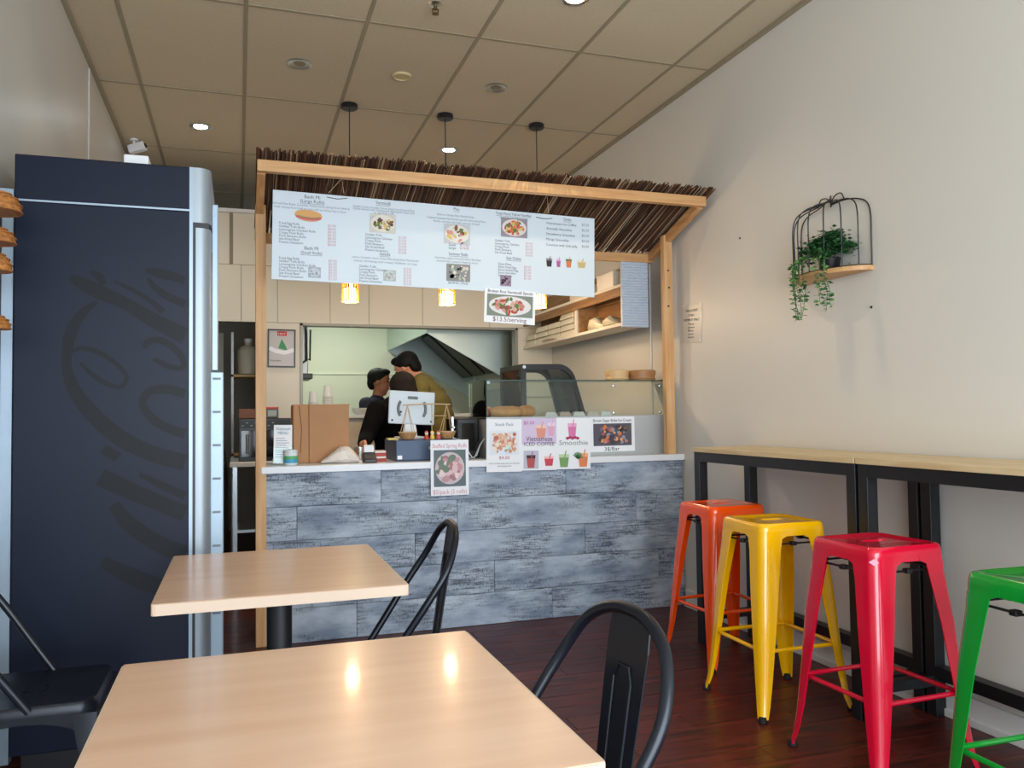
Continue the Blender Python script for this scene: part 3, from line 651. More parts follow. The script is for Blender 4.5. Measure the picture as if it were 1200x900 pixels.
# black appliance standing left of the guard, with its pale cables
ap = thing('drink_fridge', 'squat black appliance with cables beside the glass guard', 'appliance', (1.36, 5.0, CT))
build(MB().box(1.275, 1.412, 4.86, 5.15, CT, 1.20), 'body', BLACKP, ap, bevel=.008)
build(MB().box(1.29, 1.40, 4.853, 4.862, 1.0, 1.17), 'front_panel', M('dark_gloss', (14, 16, 18), .12), ap)
build(MB().box(1.25, 1.262, 4.9, 4.912, CT, 1.21).box(1.25, 1.27, 4.9, 4.912, 1.14, 1.15), 'pipe', STEEL, ap)
CBL = M('pale_cable', (214, 216, 216), .5)
solo(MB().tube([(1.22, 4.76, 1.083), (1.265, 4.75, 1.07), (1.31, 4.74, 1.0), (1.335, 4.735, .962), (1.36, 4.735, .975), (1.385, 4.74, 1.04), (1.415, 4.75, 1.075)], .004, 6), 'cable', CBL, 'pale cable looping down to the counter beside the glass guard', 'cable', smooth=True)
solo(MB().tube([(1.22, 4.80, 1.083), (1.29, 4.79, 1.03), (1.325, 4.78, .96), (1.36, 4.78, .962), (1.395, 4.79, 1.03), (1.42, 4.80, 1.06)], .0035, 6), 'cable', CBL, 'thin pale cable in front of the black appliance', 'cable', smooth=True)

# ------------------------------------------------------------------ posters on the counter front
def lean(x0, y0, x1, y1b, xb=None): return atY(x0, y0, 4.5655), atY(x1, y0, 4.5655), atY(x0, y1b, 4.5655)
t, w, h = sheet('poster', 'white poster with a plate of fried snacks reading Snack Pack', 'poster', *lean(570, 491, 611.5, 553.5), group='food posters along the counter')
letters(t, [('Snack Pack', w/2, h*.87, h*.085, 'CENTER', w*.52)], M('ink_blue_grey', (120, 130, 150), .7)); letters(t, [('$4.00', w/2, h*.24, h*.085, 'CENTER', w*.3)], INKR, 'price_lettering')
letters(t, [('6 pieces of mixed snacks, spring rolls and prawn', w/2, h*.15, h*.04, 'CENTER', w*.86), ('with dipping sauce', w/2, h*.10, h*.04, 'CENTER', w*.4)], INKG, 'small_lettering')
food_print('food_photo', t, w*.08, h*.32, w*.84, h*.46, (226, 232, 240), None, [(226, 180, 150), (206, 140, 110), (236, 210, 190), (214, 160, 130), (190, 110, 90), (240, 226, 210)], 31, 70)
t, w, h = sheet('poster', 'lilac and white poster of glasses reading Vietnamese Iced Coffee', 'poster', *lean(611.5, 490, 652, 551.5, 612.5), group='food posters along the counter')
build(MB().flat([(0, h*.5), (w, h*.5), (w, h), (0, h)], .0004), 'lilac_field', M('ink_lilac', (214, 196, 224), .6), t, world=False)
build(MB().flat([(w*.05, h*.03), (w*.48, h*.03), (w*.48, h*.38), (w*.05, h*.38)], .0004), 'photo_field', M('ink_mist', (190, 190, 208), .6), t, world=False)
letters(t, [('Vietnamese', w/2, h*.56, h*.13, 'CENTER', w*.76), ('ICED COFFEE', w/2, h*.47, h*.10, 'CENTER', w*.88)], INK); letters(t, [('$5.50', w*.05, h*.88, h*.09, 'LEFT', w*.3)], M('ink_magenta', (190, 70, 150), .7), 'price_lettering')
def lp(fn_w, fn_h): return lambda a, b: (a*fn_w, b*fn_h)
drink_print(t, lp(w, h), .55, .94, .62, w*.30, (224, 150, 130), (240, 200, 190)); drink_print(t, lp(w, h), .85, .98, .66, w*.22, (220, 170, 196), (236, 214, 230))
drink_print(t, lp(w, h), .26, .36, .05, w*.26, (180, 80, 80), (60, 40, 50)); drink_print(t, lp(w, h), .78, .32, .08, w*.28, (206, 66, 84), (240, 200, 200))
t, w, h = sheet('poster', 'white poster of fruit drinks reading Smoothie', 'poster', *lean(652, 489.5, 692, 550, 653), group='food posters along the counter')
letters(t, [('Smoothie', w/2, h*.47, h*.13, 'CENTER', w*.84)], M('ink_grey_green', (120, 134, 130), .7))
drink_print(t, lp(w, h), .46, .97, .62, w*.26, (214, 120, 170), (230, 170, 200)); drink_print(t, lp(w, h), .22, .36, .04, w*.30, (120, 160, 96), (190, 210, 170)); drink_print(t, lp(w, h), .78, .38, .04, w*.30, (226, 130, 80), (240, 176, 130))
mb = MB()
for k in range(7): a = .3+k*.36; mb.ribbon([(w*.62, h*.2), (w*.62+math.cos(a)*w*.16, h*.2+math.sin(a)*h*.13)], w*.035, .0018)
build(mb, 'leaf_print', M('ink_leaf_green', (60, 120, 70), .6), t, world=False)
mb = MB()
for k in range(5): mb.disc(w*(.32+.075*k), h*(.60+.015*(k % 2)), w*.05, h*.03, .0018, 9)
build(mb, 'berry_print', M('ink_berry', (180, 60, 100), .6), t, world=False)
t, w, h = sheet('poster', 'white landscape poster reading Brown Sugar Boba Ice Cream on the steel base', 'poster', atY(692, 489, 4.7125), atY(744, 488, 4.7125), atY(692, 530, 4.7125), group='food posters along the counter')
letters(t, [('Brown Sugar Boba Ice Cream', w/2, h*.86, h*.12, 'CENTER', w*.86), ('3$/Bar', w*.48, h*.03, h*.15, 'CENTER', w*.34)], INK)
food_print('food_photo', t, w*.07, h*.17, w*.86, h*.64, (84, 80, 92), None, [(60, 56, 66), (150, 150, 166), (214, 120, 70), (226, 160, 110), (110, 108, 120), (70, 64, 72), (196, 90, 60)], 33, 60)
t, w, h = sheet('poster', 'white poster reading Stuffed Spring Rolls hanging over the counter edge', 'poster', atY(504.5, 516, 4.5655), atY(549, 515, 4.5655), atY(505, 581.5, 4.5655), group='food posters along the counter')
letters(t, [('Stuffed Spring Rolls', w/2, h*.86, h*.11, 'CENTER', w*.9), ('$5/pack (5 rolls)', w/2, h*.03, h*.115, 'CENTER', w*.88)], INKP)
food_print('food_photo', t, w*.08, h*.16, w*.84, h*.66, (96, 110, 116), (206, 190, 196), [(226, 190, 196), (196, 150, 156), (236, 214, 214), (170, 120, 126), (110, 130, 110)], 34, 60)

# ================================================================== COUNTER TOP ITEMS
KRAFT = M('kraft_card', (190, 140, 96), .7, var=(5, .12), bump=(18, .25))
bx = thing('cardboard_box', 'tall plain brown cardboard carton standing on the white counter', 'box', (.46, 4.95, CT))
build(MB().box(.298, .385, 4.845, 5.08, CT, CT+.332).xf(Matrix.Identity(4)), 'side_face', KRAFT, bx, bevel=.004)
build(MB().box(.386, .615, 4.84, 5.08, CT, CT+.335), 'front_face', KRAFT, bx, bevel=.004)
build(MB().box(.30, .62, 4.86, 5.07, CT+.33, CT+.338), 'flap', KRAFT, bx)
build(MB().tube([(.33, 4.842, CT+.33), (.345, 4.843, CT+.2), (.338, 4.843, CT+.06)], .0022, 5), 'crease', M('kraft_dark', (140, 96, 62), .7), bx)
fy = thing('flyer_stand', 'clear stand holding a printed flyer at the counter end', 'flyer stand', (.205, 4.75, CT))
mt, w, h = frame_matrix(atY(320.5, 498, 4.76), atY(342, 498, 4.76), atY(320.5, 543, 4.74)); sheetm = MB().box(0, w, 0, h, -.002, 0).xf(mt)
build(sheetm, 'flyer', PAPER, fy)
mb = MB(); text_into(mb, 'Vietnam', w/2, h*.86, h*.12, 'CENTER', wide=w*.8); text_into(mb, 'MENU', w/2, h*.75, h*.11, 'CENTER', wide=w*.55); build(mb.xf(mt), 'lettering', M('ink_teal', (70, 130, 150), .7), fy)
mb = MB()
for k in range(9): mb.flat([(w*.1, h*(.64-.06*k)), (w*(.6+.3*((k*7) % 5)/5), h*(.64-.06*k)), (w*(.6+.3*((k*7) % 5)/5), h*(.655-.06*k)), (w*.1, h*(.655-.06*k))], .001)
build(mb.xf(mt), 'print_lines', M('ink_pale', (150, 160, 176), .7), fy)
build(MB().box(-.003, w+.003, -.002, h*.42, .003, .006).xf(mt), 'front_pane', GLASS, fy); build(MB().box(.145, .265, 4.735, 4.80, CT, CT+.006), 'foot', GLASS, fy)
sb_ = atY(341, 540, 4.68)
jar = thing('sanitiser_tub', 'clear tub of sanitiser with a green and blue label on the counter', 'tub', (sb_.x, 4.70, CT))
build(MB().lathe([(.034, 0), (.037, .004), (.037, .066), (.034, .07)], n=24), 'body', M('clear_plastic', (222, 232, 236), .2), jar, world=False, smooth=True)
build(MB().lathe([(.0376, .012), (.0378, .013), (.0378, .032), (.0376, .033)], n=24), 'label_band', M('label_blue', (70, 160, 200), .5), jar, world=False, smooth=True)
build(MB().lathe([(.0376, .033), (.0379, .034), (.0379, .05), (.0376, .051)], n=24), 'label_band', M('label_green', (90, 176, 110), .5), jar, world=False, smooth=True)
build(MB().lathe([(.038, .068), (.038, .082), (.034, .085), (.004, .086)], n=24), 'lid', M('clear_lid', (214, 222, 226), .25), jar, world=False, smooth=True)
# crumpled white paper bag
pb = MB(); r2 = random.Random(3); loops = []
c0 = atY(377, 540, 4.72); 
for q in range(9):
    f = q/8; hh = [.012, .030, .052, .072, .088, .092, .084, .062, .03][q]; ww = [.02, .035, .045, .05, .055, .055, .055, .05, .045][q]
    loops.append([(c0.x+.21*f+r2.uniform(-.004, .004), 4.74+ww*math.cos(a)*(1+.12*r2.random()), CT+.002+max(0, hh/2+hh/2*math.sin(a)*(1+.18*r2.random()))) for a in [2*PI*k/12 for k in range(12)]])
solo(pb.loft(loops), 'paper_bag', M('white_paper_bag', (232, 222, 212), .6, bump=(30, .8)), 'crumpled white paper bag lying beside the cardboard carton', 'paper bag')
pt_ = atY(433, 540, 4.70)
ep = thing('card_terminal', 'small black card terminal with a white receipt on the counter', 'card terminal', (pt_.x, 4.70, CT))
mb = MB().prism([(-.05, 0), (.05, 0), (.05, .052), (.01, .060), (-.05, .022)], 0, -.036, .036); build(mb, 'body', BLACKP, ep, world=False, bevel=.005)
build(MB().box(-.028, .028, -.03, .005, .0, .003).xf(Matrix.Translation((0, 0, .041)) @ Matrix.Rotation(.56, 4, 'X')), 'screen', M('screen_grey', (150, 160, 160), .2), ep, world=False)
build(MB().loft([[(-.028, .012, .058), (.028, .012, .058), (.028, .013, .058), (-.028, .013, .058)], [(-.028, .016, .088), (.028, .016, .088), (.028, .017, .088), (-.028, .017, .088)], [(-.027, .026, .10), (.027, .026, .10), (.027, .027, .10), (-.027, .027, .10)]]), 'receipt', PAPER, ep, world=False)
q_ = atY(445, 537, 4.78)
mb = MB()
for k in range(4): mb.mat(k % 2).box(q_.x-.038+.002*k, q_.x+.036, 4.76+.003*k, 4.86, CT+.0004+.016*k, CT+.016*(k+1))
solo(mb, 'snack_packet_stack', [M('packet_red', (176, 46, 40), .5), M('packet_white', (226, 216, 206), .5)], 'low stack of red and white packets behind the card terminal', 'packets', bevel=.002)
# cash drawer
dr = thing('cash_drawer', 'low slate blue cash drawer box at the middle of the counter', 'cash drawer', (1.05, 4.85, CT))
build(MB().box(.868, 1.242, 4.722, 5.10, CT, 1.078), 'body', M('slate_blue', (62, 84, 116), .45), dr, bevel=.004)
build(MB().box(.87, 1.24, 4.714, 4.724, CT+.006, 1.074), 'front_panel', M('slate_blue', (62, 84, 116), .45), dr, bevel=.002)
build(MB().box(.876, .903, 4.7115, 4.7145, CT+.012, CT+.034), 'barcode_sticker', WHITE, dr)
mb = MB().cyl((0, 0, 0), .01, .006, 14); mb.xf(Matrix.Translation((1.07, 4.715, 1.03)) @ Matrix.Rotation(PI/2, 4, 'X')); build(mb, 'lock', STEEL, dr)
DTP = 1.078
solo(MB().box(.835, .865+.03, 4.78, 4.85, DTP+.0, DTP+.012), 'sticky_note_pad', M('yellow_paper', (222, 200, 110), .6), 'pale yellow note pad on the corner of the cash drawer', 'note pad', bevel=.001)
# point of sale screen, its back to the room
ms = thing('pos_monitor', 'white point of sale screen seen from the back on the cash drawer', 'monitor', (1.01, 4.96, DTP))
tlm, trm, blm = atY(456, 457, 4.95), atY(509.5, 460, 4.95), atY(455, 496, 4.935)
mt, w, h = frame_matrix(tlm, trm, blm); WHM = M('monitor_white', (214, 224, 232), .35)
build(MB().box(0, w, 0, h, -.016, 0).xf(mt), 'back_shell', WHM, ms, bevel=.007, seg=3)
build(MB().box(.006, w-.006, .006, h-.006, -.020, -.016).xf(mt), 'screen', M('dark_gloss', (14, 16, 18), .12), ms)
SLOT = M('slot_grey', (120, 128, 134), .6)
def arc(cx, cy, r, a0, a1, wd): return MB().tube([(cx+r*math.cos(a0+(a1-a0)*k/8), cy+r*math.sin(a0+(a1-a0)*k/8), .0) for k in range(9)], wd, 6, flat=.6)
for a0, a1, rr in ((PI*.82, PI*1.18, .085), (-PI*.18, PI*.18, .085)): build(arc(w*.5, h*.46, rr, a0, a1, .009).xf(mt), 'grip_slot', SLOT, ms)
build(MB().tube([(w*.40, h*.80, 0), (w*.62, h*.80, 0)], .009, 6, flat=.6).xf(mt), 'grip_slot', SLOT, ms)
for fx, fy_ in ((.08, .1), (.93, .1), (.26, .36), (.8, .36)): build(MB().cyl((w*fx, h*fy_, -.002), .007, .004, 10).xf(mt), 'screw_cap', BLACKP, ms)
build(MB().loft([[(1.0+k*a, 4.955+b, z) for a, b in ((-.5, -.012), (.5, -.012), (.5, .022), (-.5, .022))] for k, z in ((.09, DTP+.012), (.075, 1.14), (.05, 1.22), (.05, 1.27))]), 'neck', WHITE, ms, bevel=.004)
build(MB().box(.92, 1.08, 4.90, 5.06, DTP, DTP+.014), 'foot', WHITE, ms, bevel=.004)
# miniature carrying pole with two baskets
WICK = M('wicker', (196, 150, 98), .7, var=(60, .4), bump=(140, .8)); CANE = M('cane', (206, 176, 134), .6)
tp = thing('carrying_pole_ornament', 'miniature shoulder pole with two wicker baskets on the cash drawer', 'ornament', (1.06, 4.78, DTP))
for xx in (.952, 1.192):
    build(MB().lathe([(.026, .0), (.036, .004), (.050, .030), (.054, .044), (.050, .046), (.045, .030), (.03, .012), (.004, .01)], (xx, 4.79, DTP), 22), 'basket', WICK, tp, smooth=True)
    build(MB().tube([(xx+.052*math.cos(2*PI*k/22), 4.79+.052*math.sin(2*PI*k/22), DTP+.044) for k in range(22)], .0035, 6, closed=True), 'basket_rim', CANE, tp)
    for k in range(4):
        a = PI/4+PI/2*k; build(MB().tube([(xx+.05*math.cos(a), 4.79+.05*math.sin(a), DTP+.045), (xx, 4.79, DTP+.205)], .002, 5), 'cord', CANE, tp)
build(MB().tube([(.925, 4.79, DTP+.205), (1.07, 4.79, DTP+.212), (1.215, 4.79, DTP+.208)], .004, 7), 'pole', CANE, tp)
build(MB().tube([(1.10, 4.79, DTP), (1.10, 4.79, DTP+.212)], .003, 6).tube([(1.10, 4.79, DTP+.14), (1.19, 4.79, DTP+.14)], .0025, 5), 'stand', CANE, tp)
for k, (xx, c) in enumerate(((1.055, (206, 70, 60)), (1.09, (236, 206, 90)), (1.128, (214, 90, 90)))):
    t = thing('figurine', ('tiny seated figurine with a red back between the wicker baskets', 'tiny seated figurine with a yellow back between the wicker baskets', 'tiny seated figurine with a pink back beside the far wicker basket')[k], 'figurine', (xx, 4.74, DTP), group='tiny figurines on the cash drawer')
    build(MB().lathe([(.012, 0), (.015, .008), (.011, .024), (.006, .03)], n=14), 'body', M('fig_%d' % k, c, .4), t, world=False, smooth=True)
    build(MB().ball((0, -.001, .036), .011, n=12, m=7), 'head', M('fig_cream', (240, 226, 204), .4), t, world=False, smooth=True)
    build(MB().lathe([(.013, .042), (.008, .048), (.002, .052)], n=14), 'hat', M('fig_%d' % k, c, .4), t, world=False, smooth=True)
# metal cup at the hand
solo(MB().lathe([(.030, 0), (.034, .004), (.036, .075), (.033, .075), (.030, .008), (.004, .006)], (.715, 5.10, CT), 22), 'steel_cup', STEEL, 'small steel cup on the counter behind the paper bag', 'cup', smooth=True)

# ================================================================== SHELF ON THE RIGHT WALL
SX = 2.41
ws = thing('wall_shelf', 'long open shelf unit on the wall behind the pine post', 'shelf', (2.55, 5.8, 1.8))
CORR = M('ribbed_white', (196, 206, 220), .45)
build(MB().box(SX, 2.60, 4.87, YB-.001, 1.80, 1.822), 'shelf_board', M('shelf_white', (220, 212, 196), .5), ws, bevel=.002)
build(MB().box(SX, 2.60, 4.87, YB-.001, 2.06, 2.082), 'shelf_board', M('shelf_white', (220, 212, 196), .5), ws, bevel=.002)
BROWN = wood('brown_backing', (156, 116, 72), (128, 90, 54), .5, 1, 4)
build(MB().box(2.588, 2.60, 4.87, YB-.001, 1.82, 2.25), 'back_panel', BROWN, ws)
for yy in (5.3, 6.5): build(MB().box(2.60, XR-.001, yy, yy+.04, 1.83, 2.2), 'wall_bracket', BROWN, ws)
build(MB().box(SX+.15, SX+.16, 4.88, 6.0, 2.01, 2.06), 'edge_strip', BROWN, ws)
build(MB().box(SX, SX+.012, 4.88, YB-.02, 2.00, 2.062), 'edge_strip', BROWN, ws)
ep_ = build(MB().box(SX-.004, 2.60, 4.852, 4.87, 1.79, 2.225), 'end_panel', CORR, ws)
rib = MB().tube([(SX-.003, 0, 0), (2.599, 0, 0)], .0085, 8).mesh('rib', CORR, smooth=True)
for k in range(24):
    o = build(rib, 'rib', None, ep_, world=False); o.location = (-OFF['wall_shelf'][0], 4.852-OFF['wall_shelf'][1], 1.80+.018*k-OFF['wall_shelf'][2])
build(MB().box(SX-.004, 2.60, 4.852, 4.875, 2.225, 2.285), 'end_cap', PINE, ws, bevel=.002)
build(MB().box(SX+.02, 2.588, 5.62, 5.64, 1.822, 2.06), 'divider', BROWN, ws)
def carton(x0, x1, y0, y1, z0, z1, c, label, cat='box', bev=.004, group=None):
    return solo(MB().box(x0, x1, y0, y1, z0, z1), 'storage_box' if cat == 'box' else cat.replace(' ', '_'), M('card_%d_%d_%d' % c, c, .6, bump=(20, .2)), label, cat, group, bevel=bev)
carton(2.44, 2.58, 5.05, 5.32, 2.0825, 2.20, (230, 226, 214), 'white carton on the upper level of the wall shelf')
carton(2.45, 2.585, 5.40, 5.85, 2.0825, 2.16, (214, 204, 184), 'long cream carton on the upper level of the wall shelf')
carton(2.42, 2.45, 5.66, 5.69, 1.8225, 2.05, (224, 216, 200), 'narrow white upright board at the middle of the wall shelf', 'display board', .002)
carton(2.46, 2.52, 4.93, 4.98, 1.8225, 1.872, (190, 44, 36), 'small red box beside the ribbed end of the wall shelf')
FOAM = M('foam_white', (216, 208, 186), .6, bump=(25, .5))
for k, (y0, y1, z1) in enumerate(((5.72, 6.0, 2.055), (6.02, 6.28, 2.0), (6.30, 6.55, 1.965), (6.57, 6.80, 1.92))):
    nlay = int((z1-1.8225)/.046)
    for q in range(nlay):
        solo(MB().loft([[(2.502+sx*(.082-.012*u), (y0+y1)/2+sy*((y1-y0)/2-.012*u), 1.8225+.046*q+.044*u) for sx, sy in ((-1, -1), (1, -1), (1, 1), (-1, 1))] for u in (0, .5, 1)]), 'takeaway_container', FOAM,
             'white foam takeaway container, %s %s stack on the wall shelf' % (('bottom of', 'second up in', 'third up in', 'fourth up in', 'fifth up in')[q] if q < nlay-1 else 'topmost in', ('the tallest', 'the second tallest', 'the second lowest', 'the lowest')[k]), 'container', 'stacked takeaway containers on the wall shelf', bevel=.004)
# bags of wrapped cutlery spilling along the lower shelf
CLR = M('crinkled_plastic', (206, 196, 170), .25, bump=(45, 1.0)); r4 = random.Random(12)
for k, (yc, L, hgt_, lb) in enumerate(((5.18, .24, .075, 'crinkled clear bag of cutlery beside the small red box'), (5.43, .26, .10, 'crinkled clear bag of cutlery at the middle of the wall shelf'), (6.20, .30, .03, 'flat crinkled clear bag lying along the shelf edge below the foam stacks'))):
    loops = []
    for q in range(8):
        f = q/7; e = math.sin(PI*(.08+.84*f)); loops.append([((2.50 if k < 2 else 2.405)+((.07 if k < 2 else .018)*e+.008*r4.random())*math.cos(a), yc-L/2+L*f, 1.8225+max(0, hgt_*e*(.5+.5*math.sin(a))*(.8+.4*r4.random()))) for a in [2*PI*j/12 for j in range(12)]])
    solo(MB().loft(loops), 'cutlery_bag', CLR, lb, 'plastic bag', 'plastic bags on the wall shelf')
# pale cable running down the wall behind the post
solo(MB().tube([(2.683, 4.98, 2.30), (2.683, 4.98, 1.0)], .006, 8), 'wall_conduit', TRIMW, 'white conduit running down the wall beside the ribbed shelf end', 'conduit')

# ================================================================== BACK BENCH, OVEN AND THE STORE DOORWAY
bn = thing('back_bench', 'white topped steel bench against the back wall', 'bench', (-.05, 6.45, 0))
build(MB().box(-.06, .52, 6.12, YB-.07, .87, .905), 'worktop', TRIMW, bn, bevel=.004)
for xx, yy in ((-.04, 6.15), (.48, 6.15), (-.04, 6.74), (.48, 6.74)): build(MB().box(xx, xx+.03, yy, yy+.03, 0, .87), 'leg', STEEL, bn)
build(MB().box(-.04, .5, 6.16, 6.74, .40, .42), 'lower_shelf', STEEL, bn)
ov = thing('bench_oven', 'black bench oven with a steel door handle beside the doorway', 'oven', (.18, 6.4, .905))
build(MB().box(0.0, .385, 6.20, 6.62, .905, 1.215), 'body', M('oven_black', (24, 26, 30), .3), ov, bevel=.006)
build(MB().box(.015, .37, 6.185, 6.20, .935, 1.13), 'door', M('oven_glass', (16, 20, 28), .08), ov, bevel=.003)
build(MB().box(.01, .375, 6.19, 6.2, 1.145, 1.205), 'control_panel', BLACKP, ov)
build(MB().tube([(.06, 6.165, .96), (.06, 6.165, 1.10)], .012, 10), 'handle', STEEL, ov)
mbx = MB()
for k in range(9): mbx.box(.02+.03*k, .036+.03*k, 6.187, 6.19, 1.16+.02*(k % 2), 1.166+.02*(k % 2))
build(mbx, 'control_marks', M('mark_white', (170, 172, 176), .5), ov)
carton(.0, .13, 6.26, 6.42, 1.2155, 1.285, (126, 82, 62), 'brown box lying on the bench oven next to the doorway', 'box')
dv = thing('till_printer', 'small grey device with a red top edge on the bench oven', 'device', (.235, 6.3, 1.2155))
build(MB().box(-.045, .045, -.04, .04, 0, .07), 'body', M('device_grey', (90, 94, 96), .4), dv, world=False, bevel=.006)
build(MB().box(-.046, .046, -.041, .041, .068, .082), 'top_edge', M('device_red', (196, 52, 40), .4), dv, world=False, bevel=.003)
build(MB().box(-.03, .03, -.043, -.04, .016, .058), 'display', M('device_screen', (150, 160, 150), .3), dv, world=False)
# framed print
t, w, h = sheet('framed_poster', 'black framed pale poster with a red label and green peak on the back wall', 'framed picture', atY(313.5, 385.5, 6.835), atY(346, 386.5, 6.835), atY(313.5, 430, 6.835), mat=M('poster_grey', (190, 184, 182), .4), thick=.012)
build(MB().box(0, w, 0, .010, -.012, .010).box(0, w, h-.010, h, -.012, .010).box(0, .010, .01, h-.01, -.012, .010).box(w-.010, w, .01, h-.01, -.012, .010), 'frame', BLACKP, t, world=False)
build(MB().flat([(w*.34, h*.83), (w*.68, h*.83), (w*.68, h*.95), (w*.34, h*.95)], .001), 'red_label', M('ink_red_label', (206, 50, 50), .6), t, world=False)
letters(t, [('HOT', w*.51, h*.86, h*.07, 'CENTER', w*.26)], PAPER)
build(MB().flat([(w*.38, h*.5), (w*.72, h*.44), (w*.62, h*.6), (w*.5, h*.75)], .001), 'green_peak', M('ink_green_peak', (70, 150, 96), .6), t, world=False)
build(MB().ribbon([(w*.06, h*.5), (w*.3, h*.42), (w*.6, h*.38), (w*.95, h*.46)], h*.11, .0014), 'white_wave', PAPER, t, world=False)
letters(t, [('Vietnam', w*.08, h*.15, h*.07, 'LEFT', w*.4)], INK, 'caption_lettering')
# things glimpsed in the store doorway
sv = thing('store_shelf', 'dim steel shelf post and board inside the dark doorway', 'shelf', (.05, 7.4, 0))
build(MB().box(-.06, -.04, 7.3, 7.32, 0, 1.95), 'upright', M('shelf_steel', (170, 172, 172), .45, metal=.5), sv)
build(MB().box(-.06, .22, 7.3, 7.7, 1.57, 1.59), 'board', M('shelf_wood', (196, 158, 108), .6), sv); build(MB().box(-.06, .22, 7.3, 7.7, .9, .92), 'board', M('shelf_wood', (196, 158, 108), .6), sv)
build(MB().box(.21, .23, 7.3, 7.32, 0, 1.95), 'upright', M('shelf_steel', (170, 172, 172), .45, metal=.5), sv)
t = thing('plastic_jug', 'pale plastic jug on the shelf in the dark doorway', 'jug', (.08, 7.42, 1.591))
build(MB().lathe([(.07, 0), (.085, .01), (.09, .2), (.07, .24), (.03, .26), (.03, .29), (.002, .292)], n=22), 'body', M('jug_plastic', (200, 192, 168), .4), t, world=False, smooth=True)
build(MB().lathe([(.033, .285), (.033, .315), (.002, .318)], n=16), 'cap', WHITE, t, world=False, smooth=True)
struct(MB().box(-.62, -.13, 7.9, 7.94, 0, 2.0), 'door_1', M('store_door', (200, 194, 178), .5), bevel=.004)
build(MB().tube([(-.17, 7.88, 1.0), (-.24, 7.86, 1.0)], .012, 8), 'door_handle', STEEL, bpy.data.objects['door_1'])
# black draped high-backed chair in the doorway
bb = MB().loft([[(-.27+rx*math.cos(a), 6.25+ry*math.sin(a), z) for a in [2*PI*k/18 for k in range(18)]] for z, rx, ry in ((0, .20, .16), (.4, .205, .17), (.85, .195, .15), (1.05, .17, .12), (1.14, .12, .08), (1.165, .05, .03))])
solo(bb, 'covered_bin', M('black_cloth', (12, 12, 14), .9, bump=(12, .6)), 'tall rounded bin under a black cover in the dark doorway', 'bin', smooth=True)

# ================================================================== KITCHEN BEYOND THE WINDOW
t = thing('black_tray', 'flat black box on the window sill beside the stacked cups', 'box', (.56, 6.86, WZ0))
build(MB().box(.49, .655, YB-.04, YB+.10, WZ0, WZ0+.085), 'body', BLACKP, t, bevel=.004); build(MB().box(.488, .657, YB-.042, YB+.102, WZ0+.07, WZ0+.088), 'lid', BLACKP, t, bevel=.003)
t = thing('printed_white_box', 'small white box with a grey printed label on the window sill', 'box', (.73, 6.86, WZ0))
build(MB().box(.66, .80, YB-.04, YB+.08, WZ0, WZ0+.07), 'body', WHITE, t, bevel=.003); build(MB().box(.70, .79, YB-.042, YB-.039, WZ0+.012, WZ0+.055), 'label_patch', M('label_grey', (96, 106, 120), .5), t)
def cup_stack(x, y, z, n, r, label):
    for k in range(n):
        solo(MB().lathe([(r, 0), (r+.003, .003), (r-.002, .008), (r*.72, .09), (r*.68, .092), (.003, .092), (.003, .0905), (r*.67, .0905), (r*.70, .088), (r-.0035, .008), (r-.0015, 0)], (x, y, z+.016*k), 20), 'paper_cup', M('cup_white', (232, 230, 222), .45), label % ('lowest', 'second', 'third', 'fourth', 'fifth', 'topmost')[k if k < n-1 else 5], 'cup', 'paper cups stacked upside down on the window sill', smooth=True)
cup_stack(.70, YB+.02, WZ0+.07, 6, .042, 'white paper cup upside down, %s going up the stack on the printed white box')
cup_stack(.625-.04, YB+.05, WZ0+.088, 2, .04, 'white paper cup upside down, %s of the pair on the black box')
solo(MB().lathe([(.05, 0), (.075, .02), (.085, .055), (.080, .055), (.06, .015), (.004, .01)], (.98, YB+.02, WZ0), 22), 'white_bowl', M('cup_white', (232, 230, 222), .45), 'small white bowl on the window sill beside the man in navy', 'bowl', smooth=True)
# steel water heater on the left
wh = thing('wall_heater', 'narrow steel water heater with black pipes on the kitchen wall', 'heater', (.45, 8.0, 1.5))
build(MB().box(KX, .62, 7.85, 8.35, 1.62, 2.35), 'casing', STEELM, wh, bevel=.01)
build(MB().tube([(.58, 7.84, 2.3), (.60, 7.82, 2.0), (.60, 7.82, 1.75), (.52, 7.82, 1.70)], .012, 8).tube([(.50, 7.83, 2.3), (.49, 7.82, 1.8), (.64, 7.9, 1.76), (.65, 7.95, 2.05)], .010, 8), 'pipe', BLACKP, wh, smooth=True)
build(MB().box(.36, .66, 7.83, 8.37, 1.58, 1.63), 'base_tray', BLACKP, wh, bevel=.006)
build(MB().box(.34, .40, 7.9, 8.2, 1.0, 1.58), 'down_pipe', STEEL, wh)
# extraction hood
HX, HY0, HY1 = 1.635, 7.30, 9.38
hd = thing('extraction_hood', 'stainless extraction hood over the dark cooking line', 'hood', (2.15, 8.3, 1.5))
endp = [(HX, 1.978), (HX, 2.26), (XR-.01, 2.26), (XR-.01, 1.44), (2.60, 1.44)]
HST = M('hood_steel', (196, 210, 206), .38, metal=.95, bump=(2.5, .12))
build(MB().prism(endp, 1, HY0, HY0+.012), 'end_panel', HST, hd); build(MB().prism(endp, 1, HY1-.012, HY1), 'end_panel', HST, hd)
build(MB().box(HX, HX+.012, HY0+.012, HY1-.012, 1.978, 2.26), 'front_lip', HST, hd)
build(MB().box(HX, XR-.01, HY0, HY1, 2.26, 2.272), 'top_panel', HST, hd)
build(MB().beam((HX+.30, (HY0+HY1)/2, 2.22), (XR-.05, (HY0+HY1)/2, 1.72), HY1-HY0-.03, .01), 'inner_lining', M('lining_steel', (74, 72, 66), .5, metal=.6), hd)  # lining in a darker steel than the hood's outer panels
